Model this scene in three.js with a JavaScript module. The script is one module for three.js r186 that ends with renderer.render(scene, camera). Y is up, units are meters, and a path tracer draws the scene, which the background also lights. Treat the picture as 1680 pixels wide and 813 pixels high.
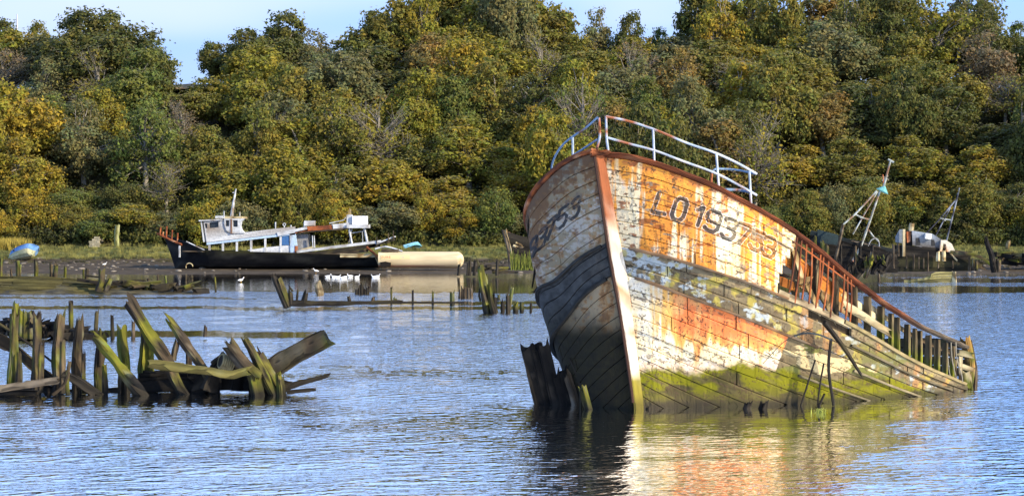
import * as THREE from 'three';
import { mergeGeometries } from 'three/addons/utils/BufferGeometryUtils.js';

// ------------------------------------------------------------------ camera, sky, sun, exposure
const scene = new THREE.Scene();
const FOCAL = 3000, HORIZON = 380, MIDX = 840, EYE = 3.87;           // photograph 1680 x 813
const camera = new THREE.PerspectiveCamera(2 * Math.atan(406.5 / FOCAL) * 180 / Math.PI, 1680 / 813, 0.5, 2500);
camera.position.set(0, EYE, 0);
camera.lookAt(0, EYE, -100);
camera.setViewOffset(1680, 813, 0, 26.5, 1680, 813);                  // shift lens: horizon a little above the middle
const renderer = new THREE.WebGLRenderer();
renderer.shadowMap.enabled = true;
renderer.toneMapping = THREE.LinearToneMapping;
renderer.toneMappingExposure = 1.42;
const SUN = new THREE.Vector3(0.75, 0.43, 0.50).normalize();
const sun = new THREE.DirectionalLight(new THREE.Color(1.0, 0.86, 0.64), 5.0);
sun.name = 'sun';
sun.position.copy(SUN).multiplyScalar(300).add(new THREE.Vector3(0, 0, -120));
sun.target.position.set(0, 0, -120);
sun.castShadow = true;
Object.assign(sun.shadow.camera, { left: -160, right: 160, top: 120, bottom: -120, near: 10, far: 700 });
sun.shadow.mapSize.set(4096, 4096);
scene.add(sun, sun.target);

// ------------------------------------------------------------------ numbers and noise
const V = (x, y, z) => new THREE.Vector3(x, y, z);
function rngOf(seed) { let s = seed >>> 0; return () => { s = (s + 0x6d2b79f5) | 0; let t = Math.imul(s ^ (s >>> 15), 1 | s); t = (t + Math.imul(t ^ (t >>> 7), 61 | t)) ^ t; return ((t ^ (t >>> 14)) >>> 0) / 4294967296; }; }
const hash = (x, y, z) => { let h = Math.imul(x, 374761393) + Math.imul(y, 668265263) + Math.imul(z, 2147483647 - 1274126177) | 0; h = Math.imul(h ^ (h >>> 13), 1274126177); h ^= h >>> 16; return (h >>> 0) / 4294967296; };
const sm = (t) => t * t * (3 - 2 * t);
function n2(x, y, s = 0) { const X = Math.floor(x), Y = Math.floor(y), a = sm(x - X), b = sm(y - Y); const p = hash(X, Y, s), q = hash(X + 1, Y, s), r = hash(X, Y + 1, s), t = hash(X + 1, Y + 1, s); return (p + (q - p) * a) * (1 - b) + (r + (t - r) * a) * b; }
function n3(x, y, z) { const Z = Math.floor(z), c = sm(z - Z); return n2(x, y, Z + 71) * (1 - c) + n2(x, y, Z + 72) * c; }
function fbm(x, y, s = 0, o = 4) { let v = 0, a = 0.5, t = 0; for (let i = 0; i < o; i++) { v += a * n2(x, y, s + i * 17); t += a; x *= 2.03; y *= 2.03; a *= 0.5; } return v / t; }
const clamp = (x, a = 0, b = 1) => Math.min(b, Math.max(a, x));
const step = (x, a, b) => sm(clamp((x - a) / (b - a)));
const lerp = (a, b, t) => a + (b - a) * t;
const mixc = (a, b, t) => [lerp(a[0], b[0], t), lerp(a[1], b[1], t), lerp(a[2], b[2], t)];
const at = (px, py, d) => V((px - MIDX) / FOCAL * d, EYE - (py - HORIZON) / FOCAL * d, -d);
const depthOnWater = (py, y = 0) => FOCAL * (EYE - y) / (py - HORIZON);
const srgb = (x) => Math.round(255 * (x <= 0.0031308 ? 12.92 * x : 1.055 * Math.pow(clamp(x), 1 / 2.4) - 0.055));

{ // the sky: clear blue, paler low down, with thin streaks of cirrus
  const W = 1024, H = 512, data = new Float32Array(W * H * 4);
  for (let j = 0; j < H; j++) {
    const el = ((j + 0.5) / H - 0.5) * Math.PI, y = Math.sin(el);
    for (let i = 0; i < W; i++) {
      const az = ((i + 0.5) / W - 0.5) * 2 * Math.PI, x = Math.cos(az) * Math.cos(el), z = Math.sin(az) * Math.cos(el);
      let c = mixc(mixc([0.36, 0.53, 0.88], [0.31, 0.62, 1.36], step(y, 0.06, 0.24)), [0.11, 0.27, 0.70], step(y, 0.3, 0.95));
      const glow = Math.pow(clamp(x * SUN.x + y * SUN.y + z * SUN.z), 6) * 0.35;
      c = [c[0] + glow, c[1] + glow * 0.95, c[2] + glow * 0.85];
      if (y > 0) {
        const k = 1 / (y + 0.22), cl = step(fbm(x * k * 1.1 + 9, z * k * 3.2 + 4, 5, 5), 0.44, 0.78) * 0.55 * step(y, 0.0, 0.05);
        c = mixc(c, [0.62, 0.70, 0.86], Math.min(1, cl * 1.25));
      } else c = mixc(c, [0.22, 0.26, 0.3], step(-y, 0, 0.15));
      data.set([c[0], c[1], c[2], 1], (j * W + i) * 4);
    }
  }
  const sky = new THREE.DataTexture(data, W, H, THREE.RGBAFormat, THREE.FloatType);
  sky.mapping = THREE.EquirectangularReflectionMapping; sky.magFilter = THREE.LinearFilter; sky.needsUpdate = true;
  scene.background = sky; scene.environment = sky;
}

// ------------------------------------------------------------------ things, parts, names
const used = new Map(), bases = new WeakMap();
function numbered(name) { const k = used.get(name) ?? 0; used.set(name, k + 1); return k ? name + '_' + String(k).padStart(3, '0') : name; }
function tag(o, label, category, group, kind) { if (label) o.userData.label = label; if (category) o.userData.category = category; if (group) o.userData.group = group; if (kind) o.userData.kind = kind; return o; }
function shade(m) { m.castShadow = true; m.receiveShadow = true; return m; }
function thing(name, label, category, base, group) { const o = new THREE.Group(); o.name = numbered(name); o.position.copy(base); bases.set(o, base.clone()); scene.add(o); return tag(o, label, category, group); }
function rootBase(o) { let b = V(0, 0, 0); while (o) { if (bases.has(o)) return bases.get(o); o = o.parent; } return b; }
function part(name, geo, mat, parent, label) {                       // geometry in world metres, stored relative to its thing's base
  const g = Array.isArray(geo) ? mergeGeometries(geo) : geo, b = rootBase(parent);
  g.translate(-b.x, -b.y, -b.z);
  const m = shade(new THREE.Mesh(g, mat)); m.name = name; parent.add(m);
  if (label) m.userData.label = label;
  return m;
}
function setting(name, geo, mat, label) { const m = shade(new THREE.Mesh(geo, mat)); m.name = numbered(name); m.userData.kind = 'structure'; if (label) m.userData.label = label; scene.add(m); return m; }

// ------------------------------------------------------------------ textures
function dataTex(W, H, f, color = true, repeat = true) {
  const d = new Uint8Array(W * H * 4);
  for (let j = 0; j < H; j++) for (let i = 0; i < W; i++) { const c = f((i + 0.5) / W, (j + 0.5) / H, i, j), k = (j * W + i) * 4; if (color) { d[k] = srgb(c[0]); d[k + 1] = srgb(c[1]); d[k + 2] = srgb(c[2]); } else d[k] = d[k + 1] = d[k + 2] = Math.round(255 * clamp(c)); d[k + 3] = 255; }
  const t = new THREE.DataTexture(d, W, H); if (color) t.colorSpace = THREE.SRGBColorSpace;
  if (repeat) t.wrapS = t.wrapT = THREE.RepeatWrapping;
  t.magFilter = THREE.LinearFilter; t.minFilter = THREE.LinearMipmapLinearFilter; t.generateMipmaps = true; t.needsUpdate = true;
  return t;
}
const per = (x, y, s, P, Q) => { // tiling noise, periods P and Q cells
  const X = Math.floor(x), Y = Math.floor(y), a = sm(x - X), b = sm(y - Y), m = (v, p) => ((v % p) + p) % p;
  const p = hash(m(X, P), m(Y, Q), s), q = hash(m(X + 1, P), m(Y, Q), s), r = hash(m(X, P), m(Y + 1, Q), s), t = hash(m(X + 1, P), m(Y + 1, Q), s);
  return (p + (q - p) * a) * (1 - b) + (r + (t - r) * a) * b;
};
const pf = (u, v, s, P, Q, o = 4) => { let r = 0, a = 0.5, t = 0; for (let i = 0; i < o; i++) { r += a * per(u * P, v * Q, s + i * 13, P, Q); t += a; P *= 2; Q *= 2; a *= 0.55; } return r / t; };
// weathered grain running along v
const grain = (u, v) => { const w = pf(u, v, 3, 4, 2, 3) * 0.12, g = pf(u + w, v, 7, 24, 1, 4), f = pf(u, v, 9, 64, 6, 2), cr = pf(u + w * 0.6, v, 21, 12, 1, 3); return clamp(0.25 + 0.55 * g + 0.28 * f - 0.9 * step(cr, 0.66, 0.72)); };
const grainBump = dataTex(512, 512, grain, false);
const grainMap = dataTex(512, 512, (u, v) => { const g = grain(u, v), k = 0.45 + 0.75 * g, s = pf(u, v, 33, 6, 6, 4); return [clamp(k * (0.85 + 0.3 * s)), clamp(k * (0.87 + 0.26 * s)), clamp(k * (0.9 + 0.2 * s))]; });
const speck = dataTex(512, 512, (u, v) => { const s = pf(u, v, 41, 8, 8, 6); const k = 0.55 + 0.75 * s; return [clamp(k), clamp(k), clamp(k)]; });
const lumpBump = dataTex(512, 512, (u, v) => pf(u, v, 51, 10, 10, 6), false);
const std = (o) => new THREE.MeshPhysicalMaterial({ roughness: 0.9, specularIntensity: 0.35, ...o });
const M = {
  wood: std({ vertexColors: true, map: grainMap, bumpMap: grainBump, bumpScale: 0.02 }),
  iron: std({ vertexColors: true, map: speck, bumpMap: lumpBump, bumpScale: 0.006, roughness: 0.85 }),
  paint: std({ vertexColors: true, map: speck, bumpMap: lumpBump, bumpScale: 0.008, roughness: 0.75 }),
  bird: std({ color: new THREE.Color(0.8, 0.8, 0.78), roughness: 0.8 }),
  beak: std({ color: new THREE.Color(0.6, 0.35, 0.05) }),
};

// ------------------------------------------------------------------ colours of weathered stuff, evaluated at a point
const WOOD = { brown: [0.085, 0.06, 0.035], dark: [0.035, 0.028, 0.02], moss: [0.125, 0.12, 0.015], green: [0.075, 0.11, 0.012], wet: [0.022, 0.019, 0.014], grey: [0.18, 0.15, 0.11] };
const tones = {
  mossy: (p) => { const n = fbm(p.x * 1.9 + p.z, p.y * 1.3, 3, 4), m = fbm(p.x * 13 - p.z * 11, p.y * 2.2, 8, 3); let c = mixc(mixc(WOOD.dark, WOOD.brown, step(m, 0.3, 0.62)), mixc(WOOD.moss, WOOD.green, step(m, 0.5, 0.7)), step(n * 0.75 + 0.3 * m, 0.47, 0.64)); c = mixc(c, WOOD.grey, 0.55 * step(m, 0.64, 0.72)); return mixc(WOOD.wet, c, step(p.y + 0.3 * n, 0.18, 0.6)); },
  dark: (p) => { const n = fbm(p.x * 3 + p.z, p.y * 2, 5, 3); return mixc(mixc(WOOD.wet, WOOD.dark, n), mixc(WOOD.brown, WOOD.moss, 0.4), 0.5 * step(n, 0.55, 0.75)); },
  brown: (p) => { const n = fbm(p.x * 3 + p.z, p.y * 3, 15, 3); return mixc(WOOD.dark, mixc(WOOD.brown, WOOD.grey, step(n, 0.5, 0.8) * 0.7), step(n, 0.25, 0.6)); },
  black: (p) => { const n = fbm(p.x * 5 + p.z, p.y * 4, 5, 3); return mixc([0.008, 0.007, 0.006], [0.04, 0.033, 0.024], step(n, 0.4, 0.8)); },
  rust: (p) => { const n = fbm(p.x * 4 + p.z * 3, p.y * 4, 25, 4); return mixc([0.10, 0.035, 0.018], mixc([0.36, 0.10, 0.03], [0.5, 0.27, 0.14], step(n, 0.6, 0.75)), step(n, 0.3, 0.6)); },
  orange: (p) => { const n = fbm(p.x * 3 + p.z * 3, p.y * 3, 27, 4); return mixc([0.34, 0.09, 0.02], mixc([0.66, 0.24, 0.04], [0.72, 0.6, 0.4], step(n, 0.56, 0.7)), step(n, 0.25, 0.5)); },
  cream: (p) => { const n = fbm(p.x * 3 + p.z * 3, p.y * 3, 29, 4); return mixc(mixc(WOOD.brown, [0.4, 0.25, 0.08], n), [0.54, 0.45, 0.26], step(n, 0.40, 0.56)); },
  white: (p) => { const n = fbm(p.x * 2.6 + p.z, p.y * 1.6, 31, 5); return mixc([0.24, 0.19, 0.14], mixc([0.40, 0.41, 0.41], [0.62, 0.64, 0.65], step(n, 0.4, 0.62)), step(n, 0.27, 0.42)); },
  paleblue: (p) => { const n = fbm(p.x * 2 + p.z, p.y * 2.3, 35, 4); return mixc([0.28, 0.25, 0.2], [0.42, 0.56, 0.72], step(n, 0.3, 0.45)); },
  rail: (p) => { const n = fbm(p.x * 5 + p.z * 3, p.y * 5, 37, 3); return mixc([0.35, 0.12, 0.05], mixc([0.36, 0.44, 0.52], [0.58, 0.61, 0.62], step(n, 0.5, 0.66)), step(n, 0.33, 0.42)); },
  mast: (p) => { const n = fbm(p.x * 3, p.y * 1.5, 47, 4); return mixc([0.22, 0.12, 0.07], mixc([0.24, 0.27, 0.24], [0.46, 0.48, 0.45], step(n, 0.45, 0.65)), step(n, 0.33, 0.46)); },
  bluepipe: (p) => { const n = fbm(p.x * 5, p.y * 5, 39, 3); return mixc([0.3, 0.14, 0.08], [0.22, 0.33, 0.46], step(n, 0.26, 0.36)); },
  blackhull: (p) => { const n = fbm(p.x * 0.8, p.y * 2.5, 45, 4); return mixc([0.012, 0.013, 0.016], [0.05, 0.05, 0.045], step(n, 0.45, 0.75)); },
};
function paintGeo(g, tone, origin = V(0, 0, 0)) {
  const f = typeof tone === 'function' ? tone : tones[tone], p = g.attributes.position, c = new Float32Array(p.count * 3), q = V(0, 0, 0);
  for (let i = 0; i < p.count; i++) { q.fromBufferAttribute(p, i).add(origin); const k = f(q); c[i * 3] = k[0]; c[i * 3 + 1] = k[1]; c[i * 3 + 2] = k[2]; }
  return g.setAttribute('color', new THREE.BufferAttribute(c, 3));
}
function geoOf(pos, uv, idx) { const g = new THREE.BufferGeometry(); g.setAttribute('position', new THREE.Float32BufferAttribute(pos, 3)); g.setAttribute('uv', new THREE.Float32BufferAttribute(uv, 2)); g.setIndex(idx); return g; }
const flat = (g) => { const h = g.index ? g.toNonIndexed() : g; h.computeVertexNormals(); return h; };

// a hewn timber along a path of points; w across `side`, t the other way; ragged and split at the ends
const HULLDIR = V(0.72, 0, -0.69);
let timberSeed = 1;
function timber(path, w, t, tone = 'mossy', o = {}) {
  const R = rngOf(7000 + timberSeed++ * 77), curve = path.length > 2 ? new THREE.CatmullRomCurve3(path, false, 'centripetal') : new THREE.LineCurve3(path[0], path[1]);
  const L = curve.getLength(), n = Math.max(2, Math.min(o.max ?? 14, Math.ceil(L / (o.seg ?? 0.16)))), pos = [], uv = [], idx = [], fine = o.max === undefined, K = fine ? 16 : 8, streak = [], jag = o.jag ?? 0.5, rough = o.rough ?? 0.09, u0 = R() * 5, v0 = R() * 5;
  let corner = [[-1, -0.72], [-0.78, -1], [0.78, -1], [1, -0.72], [1, 0.72], [0.78, 1], [-0.78, 1], [-1, 0.72]];
  if (fine) corner = corner.flatMap((c, k) => { const d = corner[(k + 1) % 8]; return [c, [(c[0] + d[0]) / 2 * 0.97, (c[1] + d[1]) / 2 * 0.97]]; });
  const jit = corner.map((_, k) => 1 + (R() - 0.5) * rough * 2 - (fine && k % 2 && R() < 0.5 ? rough * 1.4 : 0)), wob = R() * 9;
  const tops = corner.map((_, k) => (R() - 0.3) * jag * w * 1.6 + (k === Math.floor(wob) % K ? jag * w : 0));
  for (let i = 0; i <= n; i++) {
    const s = i / n, c = curve.getPointAt(s), a = curve.getTangentAt(s), side = (o.side ?? HULLDIR).clone();
    side.addScaledVector(a, -side.dot(a)).normalize();
    const up = V(0, 0, 0).crossVectors(a, side).normalize();
    const tp = lerp(1, o.taper ?? 0.86, s) * (1 + rough * 1.3 * (n2(s * L * 2.5 + wob, wob, 4) - 0.5) * 2), bend = (o.bend ?? 0.15) * w;
    const bx = (n2(s * L * 1.2 + wob * 3, 1.5, 6) - 0.5) * bend, by = (n2(s * L * 1.2 + wob * 3, 7.5, 6) - 0.5) * bend;
    for (let k = 0; k <= K; k++) {
      const q = corner[k % K], j = jit[k % K] * (1 + (hash(i, k % K, timberSeed) - 0.5) * rough);
      const p = c.clone().addScaledVector(side, q[0] * w / 2 * tp * j + bx).addScaledVector(up, q[1] * t / 2 * tp * j + by);
      if (i === n) p.addScaledVector(a, tops[k % K]);
      else if (i === n - 1) p.addScaledVector(a, tops[k % K] * 0.3);
      if (i === 0 && o.jag0) p.addScaledVector(a, -tops[(k + 3) % K] * o.jag0);
      pos.push(p.x, p.y, p.z); uv.push(u0 + k / K * (w + t) * 2, v0 + s * L); streak.push((0.5 + 0.8 * hash(k % K, timberSeed, 5)) * (0.75 + 0.5 * hash(i, k % K, timberSeed + 3)));
    }
  }
  for (let i = 0; i < n; i++) for (let k = 0; k < K; k++) { const a = i * (K + 1) + k, b = a + K + 1; idx.push(a, a + 1, b, b, a + 1, b + 1); }
  for (const [i, dir] of [[0, -1], [n, 1]]) {
    const c = curve.getPointAt(i / n), k0 = pos.length / 3; if (i === n) c.addScaledVector(curve.getTangentAt(1), -0.25 * jag * w);
    pos.push(c.x, c.y, c.z); uv.push(u0, v0 + 0.1); streak.push(0.6);
    for (let k = 0; k < K; k++) { const a = i * (K + 1) + k; dir > 0 ? idx.push(k0, a, a + 1) : idx.push(k0, a + 1, a); }
  }
  const g = geoOf(pos, uv, idx); g.setAttribute('streak', new THREE.Float32BufferAttribute(streak, 1)); const f = paintGeo(flat(g), tone);
  { const c = f.attributes.color, s = f.attributes.streak; for (let i = 0; i < c.count; i++) { const k = s.getX(i); c.setXYZ(i, c.getX(i) * k, c.getY(i) * k, c.getZ(i) * k); } f.deleteAttribute('streak'); }
  return f;
}
// a round bar or pipe along a path
function pipe(path, r, tone = 'iron', seg = 6, r2) {
  const curve = path.length > 2 ? new THREE.CatmullRomCurve3(path, false, 'centripetal') : new THREE.LineCurve3(path[0], path[1]);
  const g = new THREE.TubeGeometry(curve, Math.max(1, Math.min(24, path.length > 2 ? Math.ceil(curve.getLength() / 0.12) : Math.ceil(curve.getLength() / 0.3))), r, seg, false);
  if (r2 !== undefined) { const p = g.attributes.position, n = g.attributes.normal, rows = p.count / (seg + 1); for (let i = 0; i < p.count; i++) { const s = Math.floor(i / (seg + 1)) / (rows - 1), d = (lerp(r, r2, s) - r); p.setXYZ(i, p.getX(i) + n.getX(i) * d, p.getY(i) + n.getY(i) * d, p.getZ(i) + n.getZ(i) * d); } }
  return paintGeo(flat(g), tone);
}
// a solid panel: outline (x, y in photograph pixels at depth d), thickness t metres backwards
function panel(pts, d, t, tone, holes = []) {
  const w = (p) => { const q = at(p[0], p[1], d); return new THREE.Vector2(q.x, q.y); };
  const s = new THREE.Shape(pts.map(w)); for (const h of holes) s.holes.push(new THREE.Path(h.map(w)));
  const g = new THREE.ExtrudeGeometry(s, { depth: t, bevelEnabled: t > 0.15, bevelThickness: 0.02, bevelSize: 0.02, bevelSegments: 1 });
  g.translate(0, 0, -d - t);
  return paintGeo(flat(g), tone);
}
const rect = (x0, y0, x1, y1) => [[x0, y0], [x1, y0], [x1, y1], [x0, y1]];
function boxGeo(c, sx, sy, sz, tone, ry = 0, rz = 0, rx = 0) { const g = new THREE.BoxGeometry(sx, sy, sz, Math.max(1, Math.ceil(sx / 0.5)), Math.max(1, Math.ceil(sy / 0.5)), 1); g.rotateX(rx); g.rotateZ(rz); g.rotateY(ry); g.translate(c.x, c.y, c.z); return paintGeo(flat(g), tone); }

// ------------------------------------------------------------------ ground: mudflat, salt marsh, wooded hillside
const shoreD = (x) => 167 + 3.5 * (n2(x * 0.06, 3, 2) - 0.5) + (x < -10 ? 0 : 2) + 2 * (n2(x * 0.3, 1, 9) - 0.5);
const marshD = (x) => 199 + 3 * (n2(x * 0.09, 8, 2) - 0.5) - 14 * step(x, 34, 44);
const hillD = (x) => 216 + 3 * (n2(x * 0.07, 5, 2) - 0.5);
function groundY(x, d) {
  const a = shoreD(x), b = marshD(x), c = hillD(x);
  let y;
  if (d < a) y = -0.03 * (a - d);
  else if (d < b) y = 0.72 * Math.pow((d - a) / (b - a), 1.3);
  else if (d < c) y = 0.95 + 1.2 * (d - b) / (c - b);
  else y = 2.15 + 25.5 * step(Math.pow((d - c) / 62, 0.85), -0.25, 1.02) - 25.5 * step(0, -0.25, 1.02) + Math.max(0, d - c - 55) * 0.03;
  return y + (n2(x * 0.25, d * 0.25, 12) - 0.5) * (d < b ? 0.08 : d < c ? 0.2 : 0.9 * step(d, c, c + 6));
}
function sheet(dA, dB, rows, cols, half, lift = 0) {
  const pos = [], uv = [], idx = [];
  for (let j = 0; j <= rows; j++) for (let i = 0; i <= cols; i++) { const x = (i / cols * 2 - 1) * half, d = lerp(dA(x), dB(x), j / rows); pos.push(x, groundY(x, d) + lift, -d); uv.push(x / 6, d / 6); }
  for (let j = 0; j < rows; j++) for (let i = 0; i < cols; i++) { const a = j * (cols + 1) + i, b = a + cols + 1; idx.push(a, a + 1, b, b, a + 1, b + 1); }
  const g = geoOf(pos, uv, idx); g.computeVertexNormals(); return g;
}
const mudMap = dataTex(1024, 512, (u, v) => { const n = pf(u, v, 61, 6, 14, 6), m = pf(u, v, 67, 3, 10, 4); return mixc([0.05, 0.041, 0.030], [0.15, 0.125, 0.092], step(n * 0.7 + m * 0.4, 0.35, 0.75)); });
const grassMap = dataTex(512, 512, (u, v) => { const n = pf(u, v, 71, 8, 10, 6), m = pf(u, v, 77, 3, 5, 4); return mixc(mixc([0.07, 0.085, 0.02], [0.16, 0.16, 0.035], step(n, 0.3, 0.7)), [0.22, 0.18, 0.08], 0.6 * step(m, 0.52, 0.7)); });
const soilMap = dataTex(512, 512, (u, v) => { const n = pf(u, v, 81, 8, 8, 6); return mixc([0.03, 0.03, 0.012], [0.1, 0.085, 0.035], n); });
setting('mudflat', sheet((x) => 150, (x) => marshD(x), 40, 260, 150), std({ map: mudMap, color: new THREE.Color(0.70, 0.62, 0.50), bumpMap: lumpBump, bumpScale: 0.12, roughness: 0.95 }));
setting('salt_marsh', sheet((x) => marshD(x) - 0.1, (x) => hillD(x), 10, 260, 150, 0.02), std({ map: grassMap, bumpMap: lumpBump, bumpScale: 0.25 }));
setting('hillside', sheet((x) => hillD(x), (x) => 420, 50, 160, 230), std({ map: soilMap, bumpMap: lumpBump, bumpScale: 0.4 }));
{ // a bare stubble field on the hilltop, seen in the gap between the trees
  const pos = [], uv = [], idx = [];
  for (let j = 0; j <= 6; j++) for (let i = 0; i <= 10; i++) { const x = lerp(-60, -36, i / 10), d = lerp(266, 300, j / 6); pos.push(x, groundY(x, d) + 0.9, -d); uv.push(x / 4, d / 4); }
  for (let j = 0; j < 6; j++) for (let i = 0; i < 10; i++) { const a = j * 11 + i, b = a + 11; idx.push(a, a + 1, b, b, a + 1, b + 1); }
  const g = geoOf(pos, uv, idx); g.computeVertexNormals();
  setting('field', g, std({ map: speck, color: new THREE.Color(0.28, 0.2, 0.1) }));
}

// ------------------------------------------------------------------ river: rippled reaches and calm lanes
function ripples(N, tile, lo, hi, count, seed, spread, power) {
  const R = rngOf(seed), h = new Float32Array(N * N), sx = new Float32Array(N), cx = new Float32Array(N);
  for (let k = 0; k < count; k++) {
    const lam = lo * Math.pow(hi / lo, R()), ang = Math.PI / 2 + 0.5 + (R() + R() - 1) * spread, kx = Math.round(tile / lam * Math.cos(ang)), ky = Math.round(tile / lam * Math.sin(ang)), ph = R() * 6.283, kk = Math.hypot(kx, ky) || 1, amp = Math.pow(tile / kk, power);
    for (let i = 0; i < N; i++) { const a = 6.283185 * kx * i / N; sx[i] = Math.sin(a) * amp; cx[i] = Math.cos(a) * amp; }
    for (let j = 0; j < N; j++) { const b = 6.283185 * ky * j / N + ph, s = Math.sin(b), c = Math.cos(b), o = j * N; for (let i = 0; i < N; i++) h[o + i] += sx[i] * c + cx[i] * s; }
  }
  let a = 0; for (const x of h) a += x * x; a = Math.sqrt(a / h.length);
  const d = new Float32Array(N * N * 4); for (let i = 0; i < h.length; i++) { const x = clamp(0.5 + h[i] / a / 7); d[i * 4] = d[i * 4 + 1] = d[i * 4 + 2] = x; d[i * 4 + 3] = 1; }
  const t = new THREE.DataTexture(d, N, N, THREE.RGBAFormat, THREE.FloatType); t.wrapS = t.wrapT = THREE.RepeatWrapping; t.magFilter = THREE.LinearFilter; t.needsUpdate = true; return t;
}
{
  const rip = ripples(2048, 10, 0.05, 0.55, 170, 5, 1.3, 1.05), TILE = 10;
  const mat = (bump, rough) => new THREE.MeshPhysicalMaterial({ color: new THREE.Color(0.93, 0.97, 1.0), metalness: 1, roughness: rough, ior: 1.5, bumpMap: rip, bumpScale: bump });
  const mats = [mat(0.040, 0.05), mat(0.012, 0.04), mat(0.0035, 0.03)];
  // calm lanes: far under the lee of the bank, and a few narrow slicks nearer
  const calm = (x, d) => {
    const px = MIDX + x / d * FOCAL, py = HORIZON + FOCAL * EYE / d, w = (n2(px * 0.012, 2, 3) - 0.5) * 5 + (n2(px * 0.05, 6, 3) - 0.5) * 2.5;
    const band = (y, h, x0, x1) => (1 - step(Math.abs(py - y - w * 0.6), h, h + 2.5)) * step(px, x0 - 60, x0 + 60) * (1 - step(px, x1 - 60, x1 + 60));
    let c = 1 - step(py + w, 476, 483);
    c *= 1 - 0.85 * band(454, 1.5, 1430, 3000) * 1; c *= 1 - band(466.5, 2.6, 1430, 3000); c *= 1 - 0.9 * band(481, 3, -400, 420);
    c = Math.max(c, band(548, 3.5, -900, 520), 0.7 * band(505, 1.2, -900, 900), 0.5 * band(489, 0.5, -900, 420), 0.75 * band(474, 3.5, 1330, 3000), 0.6 * band(497, 1.5, 470, 940));
    const foot = Math.hypot((px - 1210) / 420, (py - 678) / 17); c = Math.max(c, 0.75 * (1 - step(foot, 0.7, 1.1)));
    const lee = Math.hypot((px - 1180 + (py - 670) * 0.2) / 330, (py - 700) / 170); c = Math.max(c, 0.52 * (1 - step(lee + (fbm(px * 0.01, py * 0.06, 46, 3) - 0.5) * 0.9, 0.75, 1.1)));
    const foot2 = Math.hypot((px - 230) / 320, (py - 655) / 14); c = Math.max(c, 0.6 * (1 - step(foot2, 0.7, 1.1)));
    c = Math.max(c, 0.34 * step(fbm(px * 0.003, py * 0.05, 44, 3), 0.66, 0.72) * step(py, 560, 600));
    return c;
  };
  const rows = 420, cols = 300, pos = [], uv = [], idx = [[], [], []], R = rngOf(77);
  const waves = Array.from({ length: 26 }, () => { const lam = 0.9 * Math.pow(5, R()), a = Math.PI / 2 + 0.5 + (R() - 0.5) * 2; return [Math.cos(a) * 6.283 / lam, Math.sin(a) * 6.283 / lam, R() * 6.283, lam * 0.0011]; });
  const grid = [];
  for (let j = 0; j <= rows; j++) {
    const s = j / rows, py = s < 0.8 ? lerp(905, 520, s / 0.8) : lerp(520, 446, (s - 0.8) / 0.2), d0 = FOCAL * EYE / (py - HORIZON);
    for (let i = 0; i <= cols; i++) {
      const f = i / cols * 2 - 1, d = d0, x = f * (d * 0.31 + 3) + Math.sign(f) * Math.pow(Math.abs(f), 12) * (30 + d * 0.3);
      const k = calm(x, d); let y = 0; for (const w of waves) y += w[3] * Math.sin(w[0] * x + w[1] * d + w[2]);
      pos.push(x, y * (1 - 0.85 * k) * clamp(1.25 - d / 140, 0.25, 1), -d); uv.push(x / TILE, d / TILE); grid.push(k);
    }
  }
  for (let j = 0; j < rows; j++) for (let i = 0; i < cols; i++) { const a = j * (cols + 1) + i, b = a + cols + 1, k = (grid[a] + grid[b + 1]) / 2 + (hash(i, j, 4) - 0.5) * 0.25; idx[k > 0.62 ? 2 : k > 0.3 ? 1 : 0].push(a, a + 1, b, b, a + 1, b + 1); }
  // the rest of the river: behind the viewer and on under the far bank
  const extra = (x0, d0, x1, d1) => { const k = pos.length / 3; for (const [x, d] of [[x0, d0], [x1, d0], [x0, d1], [x1, d1]]) { pos.push(x, -0.004, -d); uv.push(x / TILE, d / TILE); } idx[1].push(k, k + 1, k + 2, k + 2, k + 1, k + 3); };
  extra(-200, -150, 200, 22.2); extra(-220, 175.5, 220, 190);
  const g = geoOf(pos, uv, [...idx[0], ...idx[1], ...idx[2]]);
  let at0 = 0; idx.forEach((k, n) => { g.addGroup(at0, k.length, n); at0 += k.length; });
  g.computeVertexNormals();
  setting('water', g, mats);
}

// ------------------------------------------------------------------ trees
const leafMats = {}, LEAF = {
  'dark green': [0.115, 0.118, 0.022], 'olive green': [0.205, 0.184, 0.028], 'yellow green': [0.245, 0.215, 0.022], 'golden': [0.30, 0.235, 0.022], 'orange brown': [0.27, 0.19, 0.045], 'grey green': [0.18, 0.175, 0.06], 'fresh green': [0.145, 0.168, 0.03], 'brown': [0.215, 0.16, 0.075],
};
for (const [k, c] of Object.entries(LEAF)) { leafMats[k] = new THREE.MeshPhysicalMaterial({ color: new THREE.Color(...c), roughness: 1, transmission: 0.42, thickness: 0, vertexColors: true, side: THREE.DoubleSide, specularIntensity: 0.4 }); }
const barkMat = std({ color: new THREE.Color(0.27, 0.24, 0.19), map: grainMap, bumpMap: grainBump, bumpScale: 0.03 });
function leafInto(pos, col, p, n, size, tone, R) {
  const a = V(R() - 0.5, R() - 0.5, R() - 0.5).cross(n).normalize(), b = V(0, 0, 0).crossVectors(n, a), w = size * (0.5 + 0.25 * R()), l = size * (0.7 + 0.35 * R()), t = (R() - 0.5) * w;
  pos.push(p.x - a.x * w - b.x * l * 0.5, p.y - a.y * w - b.y * l * 0.5, p.z - a.z * w - b.z * l * 0.5, p.x + a.x * w - b.x * l * 0.5, p.y + a.y * w - b.y * l * 0.5, p.z + a.z * w - b.z * l * 0.5, p.x + b.x * l + a.x * t, p.y + b.y * l + a.y * t, p.z + b.z * l + a.z * t);
  for (let i = 0; i < 3; i++) col.push(tone[0], tone[1], tone[2]);
}
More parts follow.
